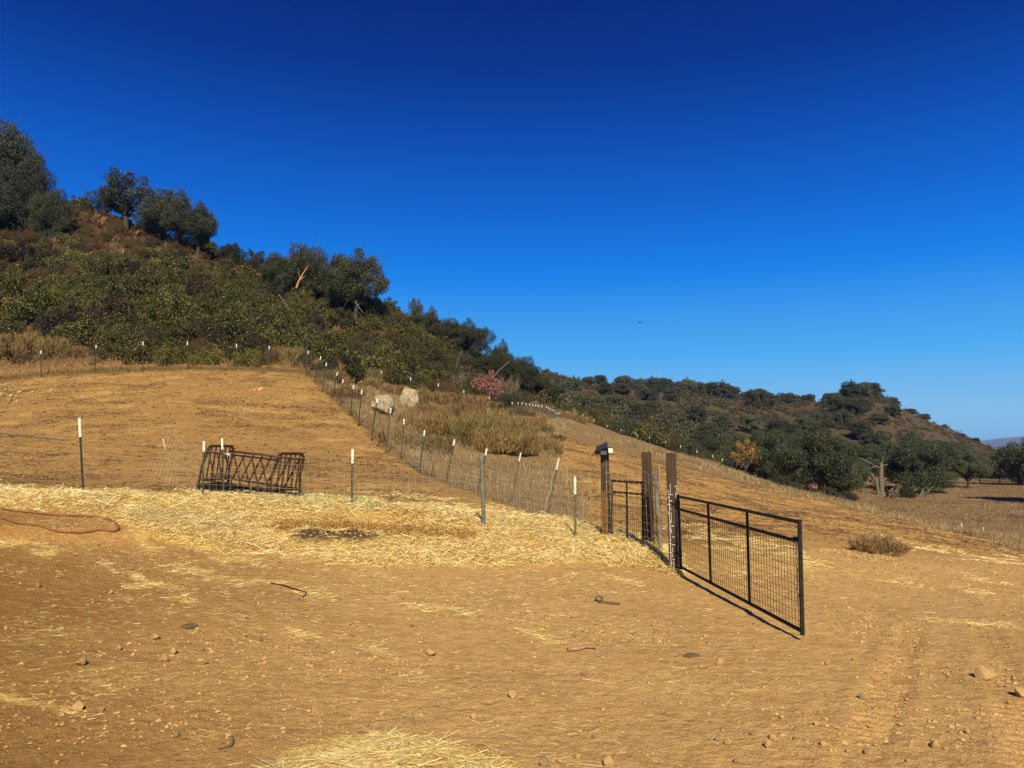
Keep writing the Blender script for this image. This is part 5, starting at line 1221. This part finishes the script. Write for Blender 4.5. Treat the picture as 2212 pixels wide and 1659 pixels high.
# countless small gravel and clods
def gravel(name, w, n, seed, r0, r1, mat, label, cat):
    x, y, z, i, j, rng = scatter(n, w, seed)
    base = np.array([[1,0,0],[-1,0,0],[0,1,0],[0,-1,0],[0,0,1],[0,0,-1]], float); tris = np.array([[0,2,4],[2,1,4],[1,3,4],[3,0,4],[2,0,5],[1,2,5],[3,1,5],[0,3,5]])
    r = (r0 * (r1 / r0) ** (rng.random(n) ** 2.2)) * np.clip(y / 14, .8, 2.5)
    v = base[None] * (1 + rng.uniform(-.35, .35, (n, 6, 1))) + rng.normal(0, .15, (n, 6, 3))
    th = rng.uniform(0, 6.28, n); c_, s_ = np.cos(th)[:, None], np.sin(th)[:, None]
    X = v[..., 0] * c_ - v[..., 1] * s_; Yv = v[..., 0] * s_ + v[..., 1] * c_
    v = np.stack([X, Yv, v[..., 2] * .6], -1) * r[:, None, None] + np.stack([x, y, z + r * .2], 1)[:, None]
    f = (np.arange(n)[:, None, None] * 6 + tris[None]).reshape(-1, 3)
    tag(MB().add(v.reshape(-1, 3), [f]).build(name, mat), label, cat, kind='stuff')
yardw = (TG < 4.0) * (UG > -250) * (UG < 2450) * (YY > 4) * (YY < 24) * (.12 + sm(1.6 * fbm(XX, YY, .7, 3, 95))) * (1 - st_main)
gravel('gravel', yardw, 20000, 401, .005, .034, M['rock'], 'small tan gravel and clods scattered over the yard', 'gravel')
gravel('gravel', yardw, 5000, 402, .006, .022, M['rock_grey'], 'grey brown pebbles scattered over the yard', 'gravel')
gravel('clods', TIL * (TG > 4.2) * (TG < 8.3) * (UG > -150) * (UG < 2400) * (YY < 60), 9000, 403, .008, .03, M['stick'], 'loose clods and chips on the bare slopes', 'clods')
gravel('clods', TIL * (TG > 4.2) * (TG < 8.3) * (UG > -150) * (UG < 2400) * (YY < 60), 1800, 404, .008, .03, simple('dark_clod', [srgb(70,48,28), srgb(100,72,44)], 20, .95), 'dark crumbs of earth on the bare slopes', 'clods')
gravel('droppings', yardw * (YY > 8), 900, 405, .010, .020, simple('dropping', [srgb(30,24,18), srgb(48,38,28)], 20, .9), 'dark droppings dotted over the yard', 'droppings')

# --- loose things on the ground
def lying(pts, r, name, mat, label, cat, lift=.01, n=6):
    ps = smooth_path([G(u, v) for (u, v) in pts], 5)
    for p in ps: p.z = float(H(p.x, p.y)) + lift
    rr = np.linspace(r, r * .45, len(ps)) if not np.isscalar(r) or True else r
    o = MB().tube(ps, rr, n).build(name, M[mat], None, True); return tag(o, label, cat)
sp_pts = [G(u, v) for (u, v) in [(1288,1300),(1296,1305),(1310,1306),(1326,1308),(1340,1308)]]
mb = MB()
for a, b in zip(sp_pts[:-1], sp_pts[1:]): 
    mb.add([tuple(a + V3(0, 0, .012)), tuple(b + V3(0, 0, .018)), tuple(b + V3(0, .05, .03)), tuple(a + V3(0, .06, .026)), tuple(a + V3(0, 0, .006)), tuple(b + V3(0, 0, .010)), tuple(b + V3(0, .05, .02)), tuple(a + V3(0, .06, .018))], [[[0,1,2,3],[7,6,5,4],[0,4,5,1],[1,5,6,2],[2,6,7,3],[3,7,4,0]]])
mb.tube([sp_pts[0] + V3(-.02, 0, .02), sp_pts[0] + V3(.02, 0, .07), sp_pts[0] + V3(.08, .02, .05), sp_pts[1] + V3(.03, 0, .02)], .015, 6)
tag(mb.build('strap', M['slate']), 'dark crumpled strap lying on the dirt left of the open gate', 'strap')
o = stone('slate', 0, 1497, 1422, 44, 'thin dark slate-like slab lying flat in front of the gate', 'slab', .12, rz=2.9, name='slab')
lying([(1226,1408),(1250,1407),(1270,1403),(1287,1404)], .022, 'stick', 'stick', 'bare brown stick lying below the black strap', 'stick', .02)
lying([(585,1263),(620,1270),(645,1277),(661,1284),(660,1288),(645,1297)], .009, 'wire_piece', 'blackmetal', 'thin black bent wire beside the small grey stone', 'wire', .015)
lying([(1858,1510),(1880,1513),(1905,1512),(1930,1508),(1950,1505)], .008, 'stick', 'stick', 'thin twig lying across the tyre tracks', 'stick')
lying([(500,1596),(503,1606),(498,1616),(470,1622)], .01, 'stick', 'twig', 'short dark forked twig near the straw heap', 'stick')
lying([(-10,938),(20,941),(50,944),(75,944)], .03, 'branch', 'deadwood', 'pale dead branch lying on the bare slope at the left edge', 'branch', .03)
lying([(75,945),(95,948),(125,951),(150,952)], .028, 'branch', 'deadwood', 'long pale dead branch lying on the bare slope near the left edge', 'branch', .03)
lying([(185,975),(230,985),(280,992),(330,1000),(365,1003)], .02, 'branch', 'stick', 'long thin branch lying on the bare slope right of the first T-post', 'branch', .02)
lying([(480,1058),(560,1052),(620,1050)], .012, 'branch', 'twig', 'thin branch lying behind the feeder', 'branch', .02)
lying([(640,1046),(690,1044),(735,1052),(780,1050)], .016, 'branch', 'stick', 'crooked branch lying on the slope right of the feeder', 'branch', .02)
# fallen dead branches by the long fence
rg = random.Random(12)
def dead_branch(pts, r, label, nside=6, parent=None, lift=0):
    mb = MB(); ps = smooth_path([Vector(p) for p in pts], 4); mb.tube(ps, np.linspace(r, r * .3, len(ps)), 7)
    for _ in range(nside):
        k = rg.randrange(2, len(ps) - 1); d = Vector((rg.gauss(0, 1), rg.gauss(0, .5), abs(rg.gauss(.3, .6)))).normalized(); l = rg.uniform(.25, .7) * (ps[-1] - ps[0]).length * .45
        q1_ = ps[k] + d * l * .5 + Vector((rg.gauss(0, .05), 0, rg.gauss(0, .05))) * l; mb.tube([ps[k], q1_, q1_ + (d + Vector((rg.gauss(0, .5), 0, rg.gauss(0, .4)))) * l * .5], [r * .45, r * .28, r * .1], 5)
    return mb
def put_branch(pts, r, label, nside=6, mat='deadwood'):
    o = dead_branch(pts, r, label, nside).build('dead_branch', M[mat], None, True); return tag(o, label, 'branch')
put_branch([P(871, 1018, 28), P(885, 1005, 28.2), P(905, 1000, 28.3), P(930, 1012, 27.6)], .05, 'tangled dead branches heaped behind the long fence', 9, 'twig')
put_branch([G(880, 1008) + V3(0, 0, .15), G(915, 1024) + V3(0, 0, .12), G(950, 1040) + V3(0, 0, .1), G(985, 1046) + V3(0, 0, .08), G(1015, 1045)], .035, 'long fallen dead trunk lying behind the long fence', 6, 'twig')
put_branch([P(812, 955 - 12, 30), P(822, 905, 31.5), P(830, 930 - 10, 31), P(838, 950, 30.5)], .025, 'bare branch leaning on the long fence below the boulders', 2, 'twig')
put_branch([P(1032, 1000, 21.5), P(1037, 1012, 21.6), P(1045, 1025, 21.8), P(1065, 1040, 22.2), P(1080, 1048, 22.6)], .016, 'dark bent branch behind the pipe post', 2, 'twig')
for i, (u, v) in enumerate([(1105,1085),(1150,1080),(870,1045),(1075,1080),(945,1062)]):
    g = G(u, v); put_branch([g, g + V3(.3, .1, .12), g + V3(.7, .1, .05), g + V3(1.1, 0, .06)], .016, ['low twiggy branch at the foot of the long fence, below its last post', 'low twiggy branch on the ground behind the near netting', 'low twiggy branch on the bare side of the long fence', 'low twiggy branch on the ground left of the last leaning posts', 'low twiggy branch at the foot of the middle fence posts'][i], 5, 'twig')
# dead tree in the hollow with its fallen limbs
g = GV(1905, 118); dt = empty('dead_tree', g); tag(dt, 'grey dead tree with a broken trunk and one leaning limb in the hollow', 'tree')
Y = g.y
part(MB().tube([g - V3(0, 0, .3), P(1903, 1030, Y), P(1904, 1005, Y), P(1903, 1000, Y)], [.42, .34, .28, .22], 9), 'trunk', M['deadwood'], dt, True)
part(MB().tube([g - V3(.5, 0, .2), P(1893, 1040, Y), P(1884, 1026, Y), P(1880, 1021, Y)], [.28, .24, .18, .12], 8), 'limb', M['deadwood'], dt, True)
part(MB().tube([P(1903, 1012, Y), P(1892, 1007, Y), P(1878, 1012, Y)], [.12, .09, .04], 6).tube([P(1903, 1003, Y), P(1908, 994, Y), P(1905, 985, Y)], [.12, .07, .03], 6).tube([P(1904, 1008, Y), P(1912, 1004, Y), P(1918, 1003, Y)], [.1, .07, .03], 6), 'broken_branches', M['deadwood'], dt, True)
for i, (u0, u1, v1, Y, lab) in enumerate([(1925, 1958, 1043, 116, 'left heap of fallen grey branches under the spreading oak'), (1955, 1990, 1040, 115, 'middle heap of fallen grey branches under the spreading oak'), (1985, 2012, 1048, 114, 'right heap of fallen grey branches under the spreading oak'), (1915, 1940, 1060, 110, 'low fallen branch at the foot of the dead tree')]):
    a = GV(u0, Y); b = GV(u1, Y); mb = MB()
    for k in range(7):
        s0 = a.lerp(b, rg.random() * .5); e1 = a.lerp(b, .4 + rg.random() * .7) + V3(0, rg.uniform(-1, 1), rg.uniform(.2, 1.7))
        mb.tube([s0, s0.lerp(e1, .5) + V3(rg.uniform(-.3, .3), 0, rg.uniform(.1, .6)), e1], [.13, .09, .03], 6)
        mb.tube([s0.lerp(e1, .6), s0.lerp(e1, .6) + V3(rg.uniform(-.8, .8), 0, rg.uniform(.2, 1.0))], [.06, .02], 5)
    tag(mb.build('dead_branch', M['deadwood'], None, True), lab, 'branch')
Y = 128
tag(MB().tube([P(1846, 1004, Y), P(1850, 992, Y), P(1860, 990, Y), P(1868, 996, Y)], [.12, .1, .08, .05], 6).tube([P(1850, 992, Y), P(1846, 989, Y)], [.07, .03], 5).tube([P(1860, 990, Y), P(1872, 994, Y), P(1884, 1000, Y)], [.07, .05, .02], 5).tube([P(1868, 996, Y), P(1886, 1004, Y), P(1893, 1010, Y)], [.1, .08, .05], 5).build('dead_branch', M['deadwood'], None, True), 'white bare branches arching left of the dead tree', 'branch')
# broken pale limb in front of the dark oak on the middle skyline, and bleached sticks on the hillside
for (pts, Y, r, lab) in [([(640,622),(646,606),(655,590),(666,574)], 104, .16, 'broken limb with orange torn wood in front of the dark skyline oak'), ([(648,602),(645,590),(645,578)], 104, .08, 'thin grey limb beside the torn orange limb'), ([(602,636),(612,650),(620,664),(625,672)], 92, .08, 'thin bleached branch among the brown bushes of the hillside'), ([(768,650),(772,660),(778,668),(785,676)], 96, .09, 'pale crooked branch under the wide domed oak'), ([(1068,812),(1078,800),(1092,788),(1100,780)], 90, .09, 'long pale leaning limb above the pink bush'), ([(985,795),(990,775),(995,762),(1000,752)], 92, .05, 'slender bare stem among the dark oaks left of the pink bush'),
                         ([(870,800),(885,806),(900,812)], 74, .05, 'grey dead twigs low on the green hillside'), ([(560,762),(575,752),(590,745)], 54, .03, 'bleached twig behind the upper fence near its corner'), ([(330,770),(345,752),(362,745)], 53.5, .035, 'bleached arching twigs under the green shrubs behind the upper fence'), ([(350,775),(352,755),(356,744)], 53.2, .03, 'bleached upright twig under the green shrubs behind the upper fence')]:
    ps = [P(u, v, Y) for (u, v) in pts]
    tag(MB().tube(ps, np.linspace(r, r * .35, len(ps)), 6).tube([ps[1], ps[1] + V3(.6 * r * 8, 0, .5 * r * 8)], [r * .5, r * .15], 5).build('dead_branch', M['rock_orange'] if 'orange torn wood' in lab else M['deadwood'], None, True), lab, 'branch')

# --- bird and far mountain
bp_ = P(1382, 697, 160); be = empty('bird', bp_); tag(be, 'tiny dark bird gliding in the blue sky above the far hill', 'bird')
mb = MB(); mb.tube([bp_ + V3(-.28, 0, 0), bp_ + V3(-.1, 0, .02), bp_ + V3(.15, 0, .02), bp_ + V3(.3, 0, .05)], [.02, .07, .07, .03], 8); part(mb, 'body', M['birdm'], be, True)
for s_ in (-1, 1):
    q_ = [bp_ + V3(.12, 0, .03), bp_ + V3(-.08, 0, .03), bp_ + V3(-.02 + .12 * s_, .35 * s_, .16), bp_ + V3(.14 + .12 * s_, .35 * s_, .17), bp_ + V3(.2 * s_ + .02, .8 * s_, .12)]
    vv = [tuple(p + V3(0, 0, .008)) for p in q_] + [tuple(p - V3(0, 0, .008)) for p in q_]
    part(MB().add(vv, [[[0, 1, 2, 3], [8, 7, 6, 5]], [[3, 2, 4], [9, 7, 8]], [[0, 3, 8, 5], [1, 0, 5, 6], [2, 1, 6, 7], [3, 4, 9, 8], [4, 2, 7, 9]]]), 'wing', M['birdm'], be)
mn = MB(); Ym = 5800; nx_, nd = 60, 14
prof = lambda u: np.interp(u, [2120, 2150, 2180, 2200, 2225, 2260, 2330, 2450, 2600, 2800], [985, 972, 950, 943, 939, 944, 935, 950, 965, 985])
vv = []
for j in range(nd):
    f = j / (nd - 1); hh = math.sin(math.pi * min(f, 1))
    for i in range(nx_):
        u = 2110 + 700 * i / (nx_ - 1); x = (u - CU) / F * Ym; top = (HOR - float(prof(u))) / F * Ym
        vv.append((x, Ym - 1500 + 3000 * f, -12 + max(0, top + 14) * hh * (1 + .12 * float(fbm(x, f * 3000, .0012, 3, 7))) ** (1 if .3 < f < .7 else 2)))
fq = [[j*nx_+i, j*nx_+i+1, (j+1)*nx_+i+1, (j+1)*nx_+i] for j in range(nd-1) for i in range(nx_-1)]
tag(mn.add(vv, [fq]).build('mountain', M['mountain'], None, True), kind='structure')
# --- air: even thin haze round the whole place
hz = MB().box((0, 4050, 82), (16800, 8200, 196)).build('haze', None or bpy.data.materials.new('haze_air')); tag(hz, kind='stuff')
hm_ = hz.data.materials[0]; hm_.use_nodes = True; hn = hm_.node_tree; hn.nodes.clear()
ho = hn.nodes.new('ShaderNodeOutputMaterial'); hv = hn.nodes.new('ShaderNodeVolumePrincipled')
hv.inputs['Color'].default_value = (.16, .50, 1.0, 1); hv.inputs['Density'].default_value = .00007; hv.inputs['Anisotropy'].default_value = 0.0
hn.links.new(hv.outputs[0], ho.inputs['Volume'])
